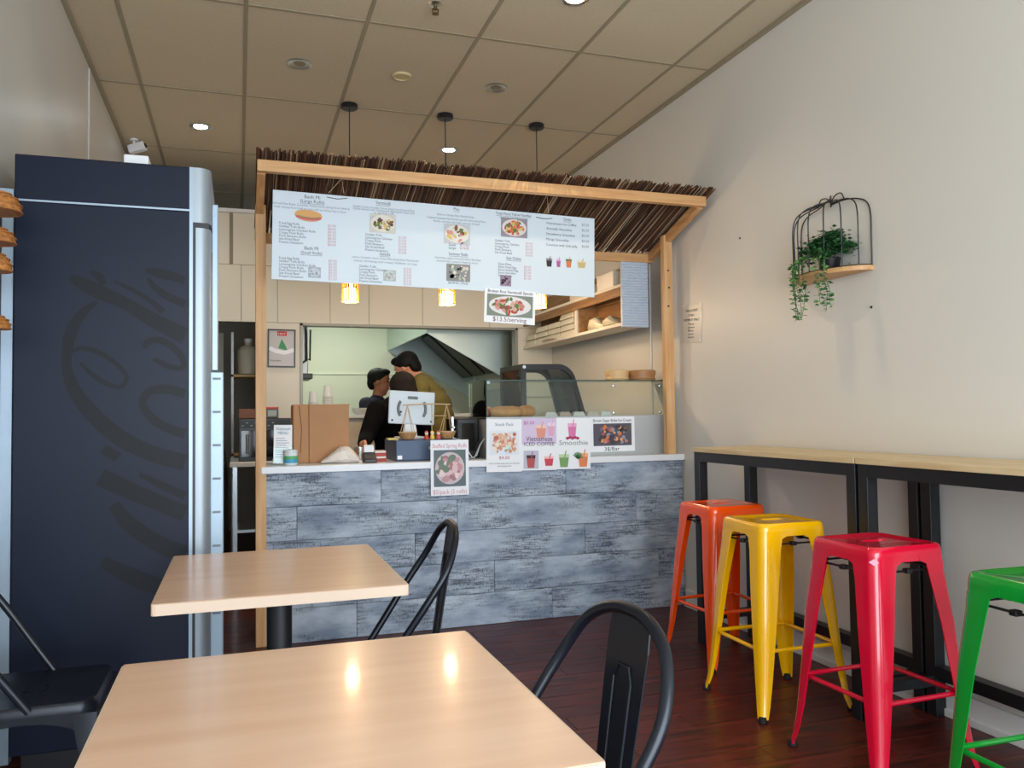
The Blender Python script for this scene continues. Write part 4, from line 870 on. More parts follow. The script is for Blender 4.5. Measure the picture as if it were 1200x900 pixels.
filt = MB().beam((0, 0, 0), (.50, 0, -.46), .40, .02).mesh('grease_filter', M('filter_steel', (70, 67, 60), .5, metal=.6))  # filters in a similar darker steel
for k in range(4):
    o = build(filt, 'grease_filter', None, hd, world=False); o.location = (HX+.38-2.15, HY0+.28+.5*k-8.3, 2.12-1.5)
lt = thing('kitchen_tube_light', 'white fluorescent batten light on the kitchen ceiling', 'ceiling light', (1.0, 8.1, 2.62))
build(MB().box(.96, 1.04, 7.5, 8.7, 2.58, 2.62), 'batten', WHITE, lt); build(MB().tube([(1.0, 7.54, 2.56), (1.0, 8.66, 2.56)], .014, 10), 'tube', M('fluorescent', (240, 255, 235), .4, emit=((240, 255, 232), 9)), lt)
light('kitchen_tube_offscreen', 'AREA', (1.0, 8.1, 2.54), 24, (.95, 1, .90), shape='RECTANGLE', size=.1, size_y=1.15)
cl = thing('cooking_range', 'dark cooking range with burners under the extraction hood', 'cooker', (2.3, 8.3, 0))
build(MB().box(1.95, XR-.005, 7.4, 9.35, 0, .92), 'body', M('range_enamel', (56, 56, 54), .5, metal=.4), cl, bevel=.005)
build(MB().box(XR-.02, XR-.005, 7.4, 9.35, .92, 1.50), 'splashback', STEELM, cl)
for k in range(3):
    build(MB().lathe([(.17, 0), (.19, .01), (.17, .03), (.12, .03), (.11, .012), (.1, .012)], (2.3, 7.75+.6*k, .92), 24), 'burner', BLK, cl, smooth=True)
solo(MB().lathe([(.14, 0), (.15, .005), (.15, .24), (.155, .25), (.145, .25), (.14, .012), (.004, .01)], (2.3, 7.75, .951), 28), 'stock_pot', STEEL, 'tall steel stock pot on the cooking range', 'pot', smooth=True)

# ================================================================== TALL DRINKS FRIDGE
FX0, FX1, FY0, FY1, FH = -.738, -.172, 3.20, 3.92, 2.15
fr = thing('drinks_fridge', 'tall dark blue drinks fridge with faint giant script on its side', 'fridge', (-.45, 3.56, 0))
NAVY = M('fridge_navy', (14, 22, 42), .42, spec=.22); NAVYT = NAVY
build(MB().box(FX0, FX1, FY0, FY1, .08, 1.985), 'cabinet', NAVY, fr, bevel=.004)
build(MB().box(FX0, FX1, FY0, FY1, 1.992, FH), 'header', NAVYT, fr, bevel=.004)
build(MB().box(FX0, FX1, FY0-.001, FY0+.02, 1.985, 1.992), 'seam_strip', ALU, fr)
build(MB().box(FX0+.03, FX1-.03, FY0+.03, FY1-.03, 0, .08), 'plinth', BLACKP, fr)
build(MB().box(FX1, FX1+.012, FY0-.001, FY1, .10, FH), 'corner_trim', ALU, fr)
def rounded(x0, x1, r, n=7): # profile in plan: rounded front edges
    p = [(x0, FY0)]
    for k in range(n+1): a = -PI/2+PI/2*k/n; p.append((x1-r+r*math.cos(a), FY0+r+r*math.sin(a)))
    for k in range(n+1): a = PI/2*k/n; p.append((x1-r+r*math.cos(a), FY1-r+r*math.sin(a)))
    return p+[(x0, FY1)]
SILV = M('fridge_silver', (150, 160, 168), .42, metal=.5)
build(MB().prism(rounded(FX1+.012, FX1+.074, .045), 2, 1.945, FH), 'header_front', SILV, fr, smooth=True)
build(MB().box(FX1+.012, FX1+.066, FY0+.004, FY1-.004, 1.925, 1.945), 'gap_band', BLACKP, fr)
dr_ = build(MB().prism(rounded(FX1+.022, FX1+.074, .04), 2, .12, 1.925), 'door', SILV, fr, smooth=True)
build(MB().box(FX1+.012, FX1+.022, FY0+.004, FY1-.004, .12, 1.925), 'door_seal', BLACKP, fr)
build(MB().box(FX1+.0745, FX1+.077, FY0+.08, FY1-.08, .3, 1.85), 'door_glass', M('dark_gloss', (14, 16, 18), .12), dr_)
build(MB().box(FX1+.074, FX1+.098, FY0+.09, FY0+.115, 1.40, 2.04), 'handle_bar', ALU, dr_, bevel=.004)
build(MB().tube([(FX1+.06, FY0+.1, 2.06), (FX1+.088, FY0+.1, 1.99)], .006, 8).tube([(FX1+.07, FY0+.1, 1.93), (FX1+.09, FY0+.1, 1.93)], .008, 8), 'handle_bracket', BLACKP, dr_)
rl = build(MB().box(FX1+.07, FX1+.118, FY0+.06, FY0+.085, .30, 1.395), 'edge_rail', M('rail_pale', (158, 176, 190), .42, metal=.35), dr_, bevel=.004)
for k in range(8):
    build(MB().box(FX1+.08, FX1+.108, FY0+.057, FY0+.061, 1.365-.125*k, 1.373-.125*k), 'slot_screw', SLOT, rl)
build(MB().box(XL+.004, FX0-.006, FY0+.02, FY0+.06, .05, 2.03), 'rear_channel', ALU, fr)
build(MB().box(XL+.03, XL+.037, FY0+.016, FY0+.021, .2, 2.0), 'channel_groove', BLACKP, fr)
# the ghosted script, rotated along the side and running off its front edge
mtf = Matrix.Translation((0, 0, 0)); gs = MB()
def gp(zx, zy): q = atY(zx/2.25, 200+zy/2.25, FY0-.001); return (q.x, q.z)
def gst(pts, wz):
    q = smooth_path([(*gp(*p), w*.00128) for p, w in zip(pts, wz)], 5); gs.ribbon([(v.x, v.y) for v in q], [v.z for v in q], .0002*len(gs.f)/60)
gst([(186, 280), (215, 296), (262, 320), (330, 350), (400, 392), (455, 420), (488, 436)], [18, 34, 40, 34, 40, 44, 46])
gst([(255, 345), (215, 378), (188, 425), (178, 470), (176, 520), (200, 585), (250, 648), (310, 700), (380, 738), (440, 758), (488, 770)], [10, 24, 30, 26, 26, 34, 42, 44, 44, 46, 46])
gst([(182, 482), (215, 468), (262, 480), (310, 512), (334, 545), (318, 570), (282, 562), (240, 535), (212, 506)], [8, 12, 14, 12, 12, 12, 14, 12, 8])
gst([(240, 266), (262, 280), (275, 300)], [10, 22, 12]); gst([(300, 292), (345, 312), (395, 342), (430, 372)], [6, 12, 14, 18])
gst([(384, 262), (420, 270), (460, 280), (488, 290)], [14, 26, 24, 22]); gst([(392, 282), (404, 304), (440, 330), (488, 352)], [10, 16, 20, 22])
gst([(380, 468), (392, 450), (425, 448), (462, 470), (484, 502), (478, 520), (445, 516), (405, 496)], [14, 18, 20, 18, 16, 14, 16, 12])
gst([(488, 588), (440, 576), (395, 582), (376, 612), (400, 652), (445, 680), (488, 694)], [26, 26, 22, 20, 24, 26, 28])
gst([(272, 733), (312, 757)], [30, 26]); gst([(264, 808), (330, 838), (400, 868), (488, 905)], [50, 46, 44, 44]); gst([(368, 800), (420, 826), (488, 858)], [12, 20, 24])
gst([(300, 880), (340, 930), (420, 985), (488, 1010)], [30, 40, 44, 46]); gst([(270, 1030), (360, 1075), (488, 1120)], [30, 44, 46])
gs.v = [(a, FY0-.0012-c, b) for a, b, c in gs.v]
build(gs, 'ghost_script', M('ghost_ink', (8, 13, 20), .45, spec=.22), fr)
solo(MB().box(-.425, -.335, 3.45, 3.60, FH, FH+.105), 'white_router_box', WHITE, 'small white box standing on top of the tall fridge', 'box', bevel=.006)

# ================================================================== HANGING BASKETS
hb = thing('hanging_basket_string', 'string of small brown woven baskets hanging beside the fridge', 'hanging baskets', (-.735, 2.95, 1.5))
RATT = M('rattan', (190, 124, 62), .6, var=(70, .5), bump=(150, 1.0))
build(MB().tube([(-.735, 2.95, ZC), (-.735, 2.95, 1.50)], .004, 6), 'cord', M('jute', (150, 110, 66), .8), hb)
for z, r_, h_ in ((1.885, .076, .066), (1.785, .060, .050), (1.695, .050, .060), (1.512, .048, .044)):
    b = build(MB().lathe([(r_, 0), (r_*.98, h_*.35), (r_*.8, h_*.7), (r_*.4, h_*.96), (.004, h_), (.004, h_-.006), (r_*.7, h_*.66), (r_*.92, .002)], (-.735, 2.95, z), 22), 'woven_basket', RATT, hb, smooth=True)
    for q in range(4):
        rr = r_*(1.0, .99, .86, .6)[q]+.001; zz = z+h_*(.02, .33, .64, .87)[q]
        build(MB().tube([(-.735+rr*math.cos(2*PI*k/22), 2.95+rr*math.sin(2*PI*k/22), zz) for k in range(22)], .0025, 5, closed=True), 'weave_ring', RATT, b)

# ================================================================== BAR TABLES
def bar_table(y0, y1, label):
    x0, x1, zt_ = 2.305, 2.678, 1.032
    t = thing('bar_table', label, 'bar table', ((x0+x1)/2, (y0+y1)/2, 0), group='high bar tables along the wall')
    build(MB().box(x0, x1, y0, y1, zt_-.024, zt_), 'top', OAK, t, bevel=.002)
    s_ = .05
    for yy in (y0+.004, y1-.004-s_):
        for xx in (x0+.008, x1-.006-s_): build(MB().box(xx, xx+s_, yy, yy+s_, 0, zt_-.024), 'leg', BLK, t, bevel=.002)
        build(MB().box(x0+.008+s_, x1-.006-s_, yy, yy+s_, zt_-.074, zt_-.024), 'side_rail', BLK, t); build(MB().box(x0+.008+s_, x1-.006-s_, yy+.005, yy+s_-.005, .12, .16), 'lower_side_rail', BLK, t)
    for xx in (x0+.008, x1-.006-s_): build(MB().box(xx, xx+s_, y0+.004+s_, y1-.004-s_, zt_-.074, zt_-.024), 'long_rail', BLK, t)
    build(MB().box(x1-.006-s_, x1-.006, y0+.004+s_, y1-.004-s_, .15, .20), 'lower_long_rail', BLK, t)
bar_table(2.632, 3.84, 'oak topped black steel bar table next to the service counter')
bar_table(1.30, 2.624, 'oak topped black steel bar table standing under the wall planter')

# ================================================================== BAR STOOLS
def rrect(hx, hy, r, z, n=6, cx=0, cy=0):
    out = []
    for (sx, sy, a0) in ((1, 1, 0), (-1, 1, PI/2), (-1, -1, PI), (1, -1, 3*PI/2)):
        for k in range(n+1): a = a0+PI/2*k/n; out.append(Vector((cx+sx*(hx-r)+r*math.cos(a), cy+sy*(hy-r)+r*math.sin(a), z)))
    return out
def stool(loc, rz, paint, label, sticker=False):
    t = thing('bar_stool', label, 'bar stool', loc, rz, group='metal bar stools along the bar tables')
    H = .762
    build(MB().loft([rrect(.157, .157, .035, H-.052), rrect(.156, .156, .035, H-.02), rrect(.152, .152, .033, H-.006), rrect(.145, .145, .03, H), rrect(.128, .128, .028, H-.0005), rrect(.122, .122, .026, H-.0035), rrect(.05, .022, .02, H-.0035), rrect(.046, .018, .016, H-.014),
                     rrect(.05, .022, .02, H-.016), rrect(.14, .14, .03, H-.012), rrect(.151, .151, .03, H-.052)], closed=True), 'seat', paint, t, world=False, smooth=True)
    zs = [H-.03, H-.050, H-.062, H-.11, .50, .30, .14, .055, .012]; cc = [.1575, .158, .160, .163, .180, .194, .205, .213, .221]; fl_ = [.125, .122, .096, .088, .079, .063, .047, .037, .030]
    def leg(sx, sy):
        loops = []
        for z, c, L in zip(zs, cc, fl_):
            R = min(.036, L*.62); th = .0035; o = [(c-L, c)]
            for k in range(6): a = PI/2-PI/2*k/5; o.append((c-R+R*math.cos(a), c-R+R*math.sin(a)))
            o.append((c, c-L)); i = [(c-th, c-L)]
            for k in range(6): a = PI/2*k/5; i.append((c-R+(R-th)*math.cos(a), c-R+(R-th)*math.sin(a)))
            i.append((c-L, c-th)); loops.append([(sx*a, sy*b, z) for a, b in o+i])
        return MB().loft(loops)
    for sx in (1, -1):
        for sy in (1, -1):
            l_ = build(leg(sx, sy), 'leg', paint, t, world=False, smooth=True)
            c = .209
            build(MB().lathe([(.016, 0), (.018, .003), (.015, .02), (.010, .024)], (sx*c, sy*c, 0), 12), 'rubber_foot', RUB, l_, world=False)
    zb = .262; cb = .176
    for a, b in (((-cb, -cb), (cb, -cb)), ((cb, -cb), (cb, cb)), ((cb, cb), (-cb, cb)), ((-cb, cb), (-cb, -cb))):
        build(MB().tube([(a[0], a[1], zb), (b[0], b[1], zb)], .0085, 8), 'foot_rail', paint, t, world=False, smooth=True)
    zu = H-.085; cu = .141
    for a, b in (((-cu, -cu), (cu, -cu)), ((cu, -cu), (cu, cu)), ((cu, cu), (-cu, cu)), ((-cu, cu), (-cu, -cu))):
        rd = build(MB().tube([(a[0], a[1], zu), (b[0], b[1], zu)], .004, 6), 'brace_rod', BLK, t, world=False)
        mx_, my_ = (a[0]+b[0])/2, (a[1]+b[1])/2; build(MB().box(mx_-.012, mx_+.012, my_-.012, my_+.012, zu-.008, zu+.008), 'clip', BLACKP, rd, world=False, bevel=.003)
    if sticker:
        mb = MB().flat([(-.016, 0), (0, -.011), (.016, 0), (0, .011)], 0); mb.xf(Matrix.Translation((-.1505, -.1505, H-.045)) @ Matrix.Rotation(-PI/4, 4, 'Z') @ Matrix.Rotation(PI/2, 4, 'X'))
        build(mb, 'diamond_sticker', M('sticker_pink', (238, 170, 190), .4), t, world=False)
    return t
def paint(n, c): return M('paint_'+n, c, .20, coat=.6)
stool((2.305, 3.575, 0), .02, paint('orange', (255, 84, 4)), 'glossy orange metal bar stool beside the service counter')
stool((2.160, 2.965, 0), -.02, paint('yellow', (255, 190, 4)), 'glossy yellow metal bar stool between the orange and red stools')
stool((2.132, 2.338, 0), .02, paint('red', (214, 10, 50)), 'glossy crimson metal bar stool between the yellow and green stools', True)
stool((2.095, 1.640, 0), -.03, paint('green', (14, 150, 48)), 'glossy green metal bar stool beside the red stool')

# ================================================================== CAFE TABLES
def cafe_table(x0, x1, y0, y1, label):
    zt_ = .75; cx, cy = (x0+x1)/2, (y0+y1)/2
    t = thing('cafe_table', label, 'table', (cx, cy, 0))
    build(MB().box(x0+.002, x1-.002, y0+.002, y1-.002, zt_-.028, zt_), 'table_top', BEECH, t, bevel=.003)
    lp_ = [rrect((x1-x0)/2, (y1-y0)/2, .012, z, 3, cx, cy) for z in (zt_-.030, zt_-.002)]; li = [rrect((x1-x0)/2-.004, (y1-y0)/2-.004, .010, z, 3, cx, cy) for z in (zt_-.001, zt_-.030)]
    build(MB().loft([lp_[0], lp_[1], li[0], li[1]], closed=True), 'edge_band', BEECHE, t)
    build(MB().box(cx-.16, cx+.16, cy-.02, cy+.02, zt_-.05, zt_-.03).box(cx-.02, cx+.02, cy-.16, cy+.16, zt_-.05, zt_-.03), 'spider', BLK, t)
    build(MB().cyl((cx, cy, .03), .038, zt_-.08, 20), 'column', BLK, t, smooth=True)
    build(MB().box(cx-.24, cx+.24, cy-.03, cy+.03, 0, .016).box(cx-.03, cx+.03, cy-.24, cy+.24, 0, .016).lathe([(.09, .014), (.05, .03), (.042, .05)], (cx, cy, 0), 20), 'base', BLK, t, bevel=.003)
cafe_table(-.212, .472, 1.018, 1.742, 'square beech topped cafe table with two bright lamp reflections')
cafe_table(-.212, .452, 2.265, 3.04, 'square beech topped cafe table nearer the service counter')

# ================================================================== METAL CHAIRS
def chair(loc, rz, label):
    """local +x is the way the sitter faces"""
    t = thing('metal_chair', label, 'chair', loc, rz, group='black metal cafe chairs')
    S = .45
    build(MB().loft([rrect(.185, .185, .05, S-.028), rrect(.185, .185, .05, S-.010), rrect(.178, .178, .046, S), rrect(.15, .15, .04, S-.004), rrect(.03, .03, .02, S-.006), rrect(.03, .03, .02, S-.010), rrect(.15, .15, .04, S-.010), rrect(.180, .180, .046, S-.028)], closed=True), 'seat', CHAIRM, t, world=False, smooth=True)
    build(MB().cyl((0, 0, S-.012), .03, .007, 12), 'seat_boss', CHAIRM, t, world=False)
    # arched aprons
    arc_ = [(-.17, S-.028), (.17, S-.028), (.17, S-.10)]+[(.15*math.cos(PI*k/10), S-.10+.055*math.sin(PI*k/10)) for k in range(11)]+[(-.17, S-.10)]
    for q in range(4):
        mb = MB().prism(arc_, 1, -.186, -.182); mb.xf(Matrix.Rotation(PI/2*q, 4, 'Z')); build(mb, 'apron', CHAIRM, t, world=False)
    for sx in (1, -1):
        for sy in (1, -1):
            l_ = build(MB().loft([[(sx*(c+a*wd), sy*(c+b*wd), z) for a, b in ((0, 0), (-.3, .06), (-1, 0), (-1, -.12), (-.16, -.16), (-.12, -1), (0, -1), (.06, -.3))] for z, c, wd in ((S-.03, .186, .06), (S-.10, .190, .055), (.22, .208, .042), (.012, .222, .03))]), 'leg', CHAIRM, t, world=False, smooth=True)
            build(MB().lathe([(.015, 0), (.016, .003), (.012, .018)], (sx*.212, sy*.212, 0), 12), 'rubber_foot', RUB, l_, world=False)
    half = [(.02, .178, S-.015), (-.045, .186, .53), (-.12, .198, .64), (-.185, .190, .735), (-.222, .145, .815), (-.238, .075, .853), (-.242, 0, .862)]
    pth = smooth_path(half+[(a, -b, c) for a, b, c in half[-2::-1]], 7)
    build(MB().tube(pth, .0115, 10), 'back_loop', CHAIRM, t, world=False, smooth=True)
    # splat with a pressed panel
    def spl(z): u = (z-.43)/(.85-.43); return -.178-.066*u**1.1
    zz = [.43, .53, .63, .73, .80, .852]; wds = [.054, .058, .062, .067, .070, .066]
    s_ = build(MB().loft([[(spl(z), -w_, z), (spl(z), w_, z), (spl(z)+.003, w_, z), (spl(z)+.003, -w_, z)] for z, w_ in zip(zz, wds)]), 'back_splat', CHAIRM, t, world=False)
    pp = [(.47, -.026), (.74, -.030), (.765, -.018), (.765, .018), (.74, .030), (.47, .026)]
    build(MB().tube([(spl(a)-.0012, b, a) for a, b in pp], .003, 6, closed=True), 'pressed_rib', CHAIRM, s_, world=False)
    build(MB().tube([(spl(a)+.0045, b, a) for a, b in pp], .003, 6, closed=True), 'pressed_rib', CHAIRM, s_, world=False)
chair((.435, 1.335, 0), PI+.06, 'black metal chair with a loop back pushed under the table with lamp reflections')
chair((.430, 2.66, 0), PI-.05, 'black metal loop-back chair at the cafe table nearer the counter, away from the fridge')
chair((-.555, 2.70, 0), .0, 'black metal chair with a loop back between the tall fridge and the cafe table')

# ================================================================== WALL PLANTER
wp0 = atX(1027, 318, XR); wp1 = atX(936, 332, XR)
pcy = 3.15; hw = .245; zb_ = 1.845; dp = .155
wp = thing('wire_cage_planter', 'half round black wire cage planter shelf on the right wall', 'wall planter', (XR, pcy, zb_))
arcp = [(XR-.001, pcy-hw)]+[(XR-.001-dp*math.sin(PI*k/16), pcy-hw*math.cos(PI*k/16)) for k in range(1, 16)]+[(XR-.001, pcy+hw)]
build(MB().prism(arcp, 2, zb_, zb_+.022), 'half_round_board', wood('planter_wood', (214, 170, 118), (190, 142, 92), .5, 1, 4), wp, bevel=.002)
ztop = zb_+.36
for k in range(9):
    a = PI*k/8; ex, ey = XR-.006-dp*.95*math.sin(a), pcy-hw*.97*math.cos(a); tx, ty = XR-.02, pcy
    p = [(ex, ey, zb_+.02), (ex, ey, zb_+.14), (ex, ey, zb_+.25), (ex+(tx-ex)*.08, ey+(ty-ey)*.08, zb_+.31), (ex+(tx-ex)*.3, ey+(ty-ey)*.3, ztop-.02), (ex+(tx-ex)*.65, ey+(ty-ey)*.65, ztop-.005), (tx, ty, ztop-.01+.004*k)]
    build(MB().tube(smooth_path(p, 4), .0032, 6), 'wire', BLK, wp, smooth=True)
build(MB().tube([(XR-.006, pcy-hw*.97, zb_+.024)]+[(XR-.006-dp*.95*math.sin(PI*k/16), pcy-hw*.97*math.cos(PI*k/16), zb_+.024) for k in range(1, 16)]+[(XR-.006, pcy+hw*.97, zb_+.024)], .003, 6), 'base_wire', BLK, wp)
build(MB().tube([(XR-.02, pcy, ztop-.02), (XR-.02, pcy, ztop+.035)], .004, 6), 'finial', BLK, wp)
for s in (-1, 1): build(MB().tube(smooth_path([(XR-.02, pcy, ztop), (XR-.02, pcy+s*.03, ztop+.028), (XR-.02, pcy+s*.07, ztop+.03), (XR-.02, pcy+s*.09, ztop-.004)], 5), .0028, 6), 'top_bow', BLK, wp)
pl = thing('trailing_plant', 'green trailing plant in a dark pot spilling over the cage planter', 'potted plant', (XR-.075, pcy-.045, zb_+.0225))
pot_c = (XR-.075, pcy-.045, zb_+.0225)
build(MB().lathe([(.042, 0), (.044, .003), (.050, .055), (.053, .06), (.047, .06), (.043, .05), (.004, .048)], pot_c, 20), 'pot', BLACKP, pl, smooth=True)
LG = [M('leaf_dark', (30, 74, 40), .5), M('leaf_mid', (54, 112, 56), .5), M('leaf_light', (110, 152, 76), .5)]
rp = random.Random(5)
leaf_m = []
for k in range(3):
    me = MB().add([(0, 0, 0), (.008, .008, .002), (.019, .007, .003), (.027, 0, 0), (.019, -.007, .003), (.008, -.008, .002)], [(0, 1, 2, 3), (0, 3, 4, 5)]).mesh('leaf', LG[k]); leaf_m.append(me)
stems = []
# bushy stems, then two long trails
for i in range(95):
    a = rp.random()*2*PI; q = math.sqrt(rp.random()); L = rp.uniform(.6, 1.0)
    px_, py_, pz_ = -.085*q*math.cos(a)*1.0-.01, .165*q*math.sin(a)+.005+rp.uniform(-.015, .015), .03+.17*L*(1-.5*q*q)-.03*q*rp.random()
    stems.append([(0, 0, .06), (px_*.4, py_*.4, .06+pz_*.5), (max(-.10, min(.06, px_)), py_, pz_)])
trail = []
for (y0, z1, n, x) in ((.105, -.225, 8, -.095), (-.085, -.26, 5, -.085)):
    for i in range(n):
        yy = y0+rp.uniform(-.05, .05) if n > 5 else y0+rp.uniform(-.02, .03); zz = z1*rp.uniform(.55, 1.0); xx = max(-.155, min(-.05, x+rp.uniform(-.03, .02)))
        trail.append([(0, 0, .06), (xx*.55, yy*.6, .085), (xx-.012, yy, .045), (xx-.02, yy*1.02-.0, -.04), (xx-.018, yy*1.02-.03*rp.random(), zz*.6), (xx-.016, yy-.05*rp.random(), zz)])
mb = MB()
bx0 = Vector(pot_c)
for st in stems+trail: mb.tube([bx0+Vector(q) for q in smooth_path(st, 4)], .0012, 4)
build(mb, 'stems', LG[1], pl, kind='stuff')
spots = []
for st in stems:
    P = smooth_path(st, 5)
    for q in P[4:]:
        for _ in range(2): spots.append((Vector(q)+Vector((rp.gauss(0, .010), rp.gauss(0, .014), rp.gauss(0, .010))), 0 if rp.random() < .5 else 1))
for st in trail:
    P = smooth_path(st, 6)
    for q in P[10:]:
        spots.append((Vector(q)+Vector((rp.gauss(0, .004), rp.gauss(0, .006), rp.gauss(0, .003))), rp.choice((1, 1, 2, 0))))
def clampx(v): v.x = min(v.x, .062); return v
rp.shuffle(spots)
for v, k in spots[:296]:
    o = build(leaf_m[k], 'leaf', None, pl, world=False); o.location = clampx(v); o.rotation_euler = (rp.uniform(-1, 1), rp.uniform(-.8, .8), rp.random()*6.28); s_ = rp.uniform(.75, 1.15); o.scale = (s_, s_, s_)
mb = MB()
for v, k in spots[296:]+[(Vector(q)+Vector((rp.gauss(0, .012), rp.gauss(0, .016), rp.gauss(0, .012))), 0) for st in stems for q in smooth_path(st, 5)[3:]]:
    v = clampx(v.copy()); mt_ = Matrix.Translation(bx0+v) @ Matrix.Rotation(rp.random()*6.28, 4, 'Z') @ Matrix.Rotation(rp.uniform(-.9, .9), 4, 'X')
    mb.mat(k); mb.add([mt_ @ Vector(q) for q in ((0, 0, 0), (.011, .008, .002), (.025, 0, 0), (.011, -.008, .002))], [(0, 1, 2, 3)])
build(mb, 'foliage', LG, pl, kind='stuff')

# ------------------------------------------------------------------ notice on the wall
t, w, h = sheet('wall_notice', 'clear sheet notice of printed lines taped to the right wall beside the post', 'notice', atX(798, 358, XR-.003), atX(821, 355, XR-.003), atX(799, 402, XR-.003), mat=M('notice_sheet', (212, 208, 200), .35))
letters(t, [('WE ACCEPT', w*.5, h*.80, h*.09, 'CENTER', w*.6), ('CASH', w*.48, h*.68, h*.09, 'CENTER', w*.28), ('PAYMENT ONLY', w*.5, h*.56, h*.09, 'CENTER', w*.78)]+[(s, w*.48, h*(.46-.085*k), h*.075, 'CENTER', w*.3) for k, s in enumerate(('Thank', 'you', 'for', 'your', 'visit'))], INK)
for fx, fy_ in ((.06, .97), (.94, .97), (.94, .06)): build(MB().box(w*fx-.012, w*fx+.012, h*fy_-.008, h*fy_+.008, .0004, .0009), 'tape', M('tape', (236, 232, 224), .3), t, world=False)
for yy, zz, lb in ((3.92, 2.20, 'small dark screw in the wall between the planter and the canopy'), (2.93, 1.68, 'small grey screw in the wall below the wire cage planter')):
    mb = MB().lathe([(.006, 0), (.006, .003), (.002, .004)], n=10); mb.xf(Matrix.Translation((XR, yy, zz)) @ Matrix.Rotation(-PI/2, 4, 'Y')); solo(mb, 'wall_screw', BLK, lb, 'screw')

# ================================================================== PEOPLE
SKIN = M('skin', (196, 138, 108), .5); SKIND = M('skin_tan', (164, 108, 80), .5); HAIR = M('black_hair', (10, 9, 9), .65, bump=(60, .5), spec=.2)
def remesh(o, vox, it=6):
    r_ = o.modifiers.new('skin', 'REMESH'); r_.mode = 'VOXEL'; r_.voxel_size = vox; r_.use_smooth_shade = True
    s_ = o.modifiers.new('smooth', 'SMOOTH'); s_.factor = .5; s_.iterations = it
def cap(mb, a, ra, b, rb, n=12, flat=1.0):
    a, b = Vector(a), Vector(b); d_ = (b-a).normalized()
    mb.tube([a-d_*ra*.8, a-d_*ra*.5, a, b, b+d_*rb*.5, b+d_*rb*.8], [ra*.5, ra*.86, ra, rb, rb*.86, rb*.5], n, flat=flat)
def head_into(mb, c, fwd, up, s=1.0):
    """head about .22 tall: skull, jaw, nose, ears, brow; c is its centre"""
    f_ = Vector(fwd).normalized(); u_ = Vector(up).normalized(); u_ = (u_-f_*u_.dot(f_)).normalized(); l_ = u_.cross(f_)
    mt_ = Matrix.Identity(4)
    for i in range(3): mt_[i][0] = f_[i]; mt_[i][1] = l_[i]; mt_[i][2] = u_[i]; mt_[i][3] = c[i]
    mt_ = mt_ @ Matrix.Scale(s, 4)
    h_ = MB().ball((-.008, 0, .028), .094, .076, .086, 18, 12).ball((.022, 0, -.035), .066, .058, .076, 16, 10).ball((.075, 0, -.012), .018, .012, .022, 10, 7).ball((.070, 0, -.055), .016, .024, .009, 10, 6)
    h_.ball((.062, .0, .030), .022, .045, .012, 12, 6).ball((-.005, .077, -.005), .017, .009, .028, 10, 7).ball((-.005, -.077, -.005), .017, .009, .028, 10, 7).ball((.05, 0, -.098), .022, .026, .018, 10, 6)
    h_.xf(mt_); mb.add(h_.v, h_.f); return mt_
def hand_into(mb, wrist, direc, palm_n):
    d_ = Vector(direc).normalized(); n_ = Vector(palm_n); n_ = (n_-d_*n_.dot(d_)).normalized(); s_ = d_.cross(n_); w_ = Vector(wrist)
    for k in range(5): cap(mb, w_+s_*(-.026+.013*k)+d_*.01, .013, w_+s_*(-.032+.016*k)+d_*.075, .012)
    for k, (L, o_) in enumerate(((.058, -.033), (.070, -.011), (.066, .011), (.050, .032))):
        a = w_+s_*o_+d_*.082; b = a+d_*L*.45+n_*.006; c = b+d_*L*.3+n_*L*.28; e = c+d_*L*.1+n_*L*.28
        mb.tube([a, b, c, e], [.0092, .0088, .008, .0065], 8)
    a = w_-s_*.030+d_*.025; b = a-s_*.026+d_*.026+n_*.012; c = b+d_*.028+n_*.014
    mb.tube([a, b, c], [.0115, .0100, .008], 8)
def face_parts(t, mt_, hairm=HAIR):
    for s_ in (1, -1):
        build(MB().ball((.077, s_*.030, .010), .010, .014, .007, 10, 7).xf(mt_), 'eye', M('eye_dark', (30, 22, 20), .3), t, world=True)
        build(MB().tube([mt_ @ Vector((.080, s_*.014, .034)), mt_ @ Vector((.082, s_*.032, .037)), mt_ @ Vector((.070, s_*.050, .031))], .0035, 6), 'eyebrow', hairm, t)
    build(MB().tube([mt_ @ Vector((.078, .022, -.055)), mt_ @ Vector((.088, 0, -.054)), mt_ @ Vector((.078, -.022, -.055))], .004, 6), 'mouth', M('lips', (140, 78, 70), .5), t)
def short_hair(t, mt_, name='hair'):
    hm = MB().ball((-.020, 0, .046), .096, .085, .082, 18, 10).ball((.035, 0, .092), .055, .066, .030, 14, 8).ball((-.066, 0, -.005), .045, .070, .070, 14, 9).ball((-.02, .074, .025), .035, .014, .034, 10, 7).ball((-.02, -.074, .025), .035, .014, .034, 10, 7)
    o = build(hm.xf(mt_), name, HAIR, t); remesh(o, .008, 8); return o
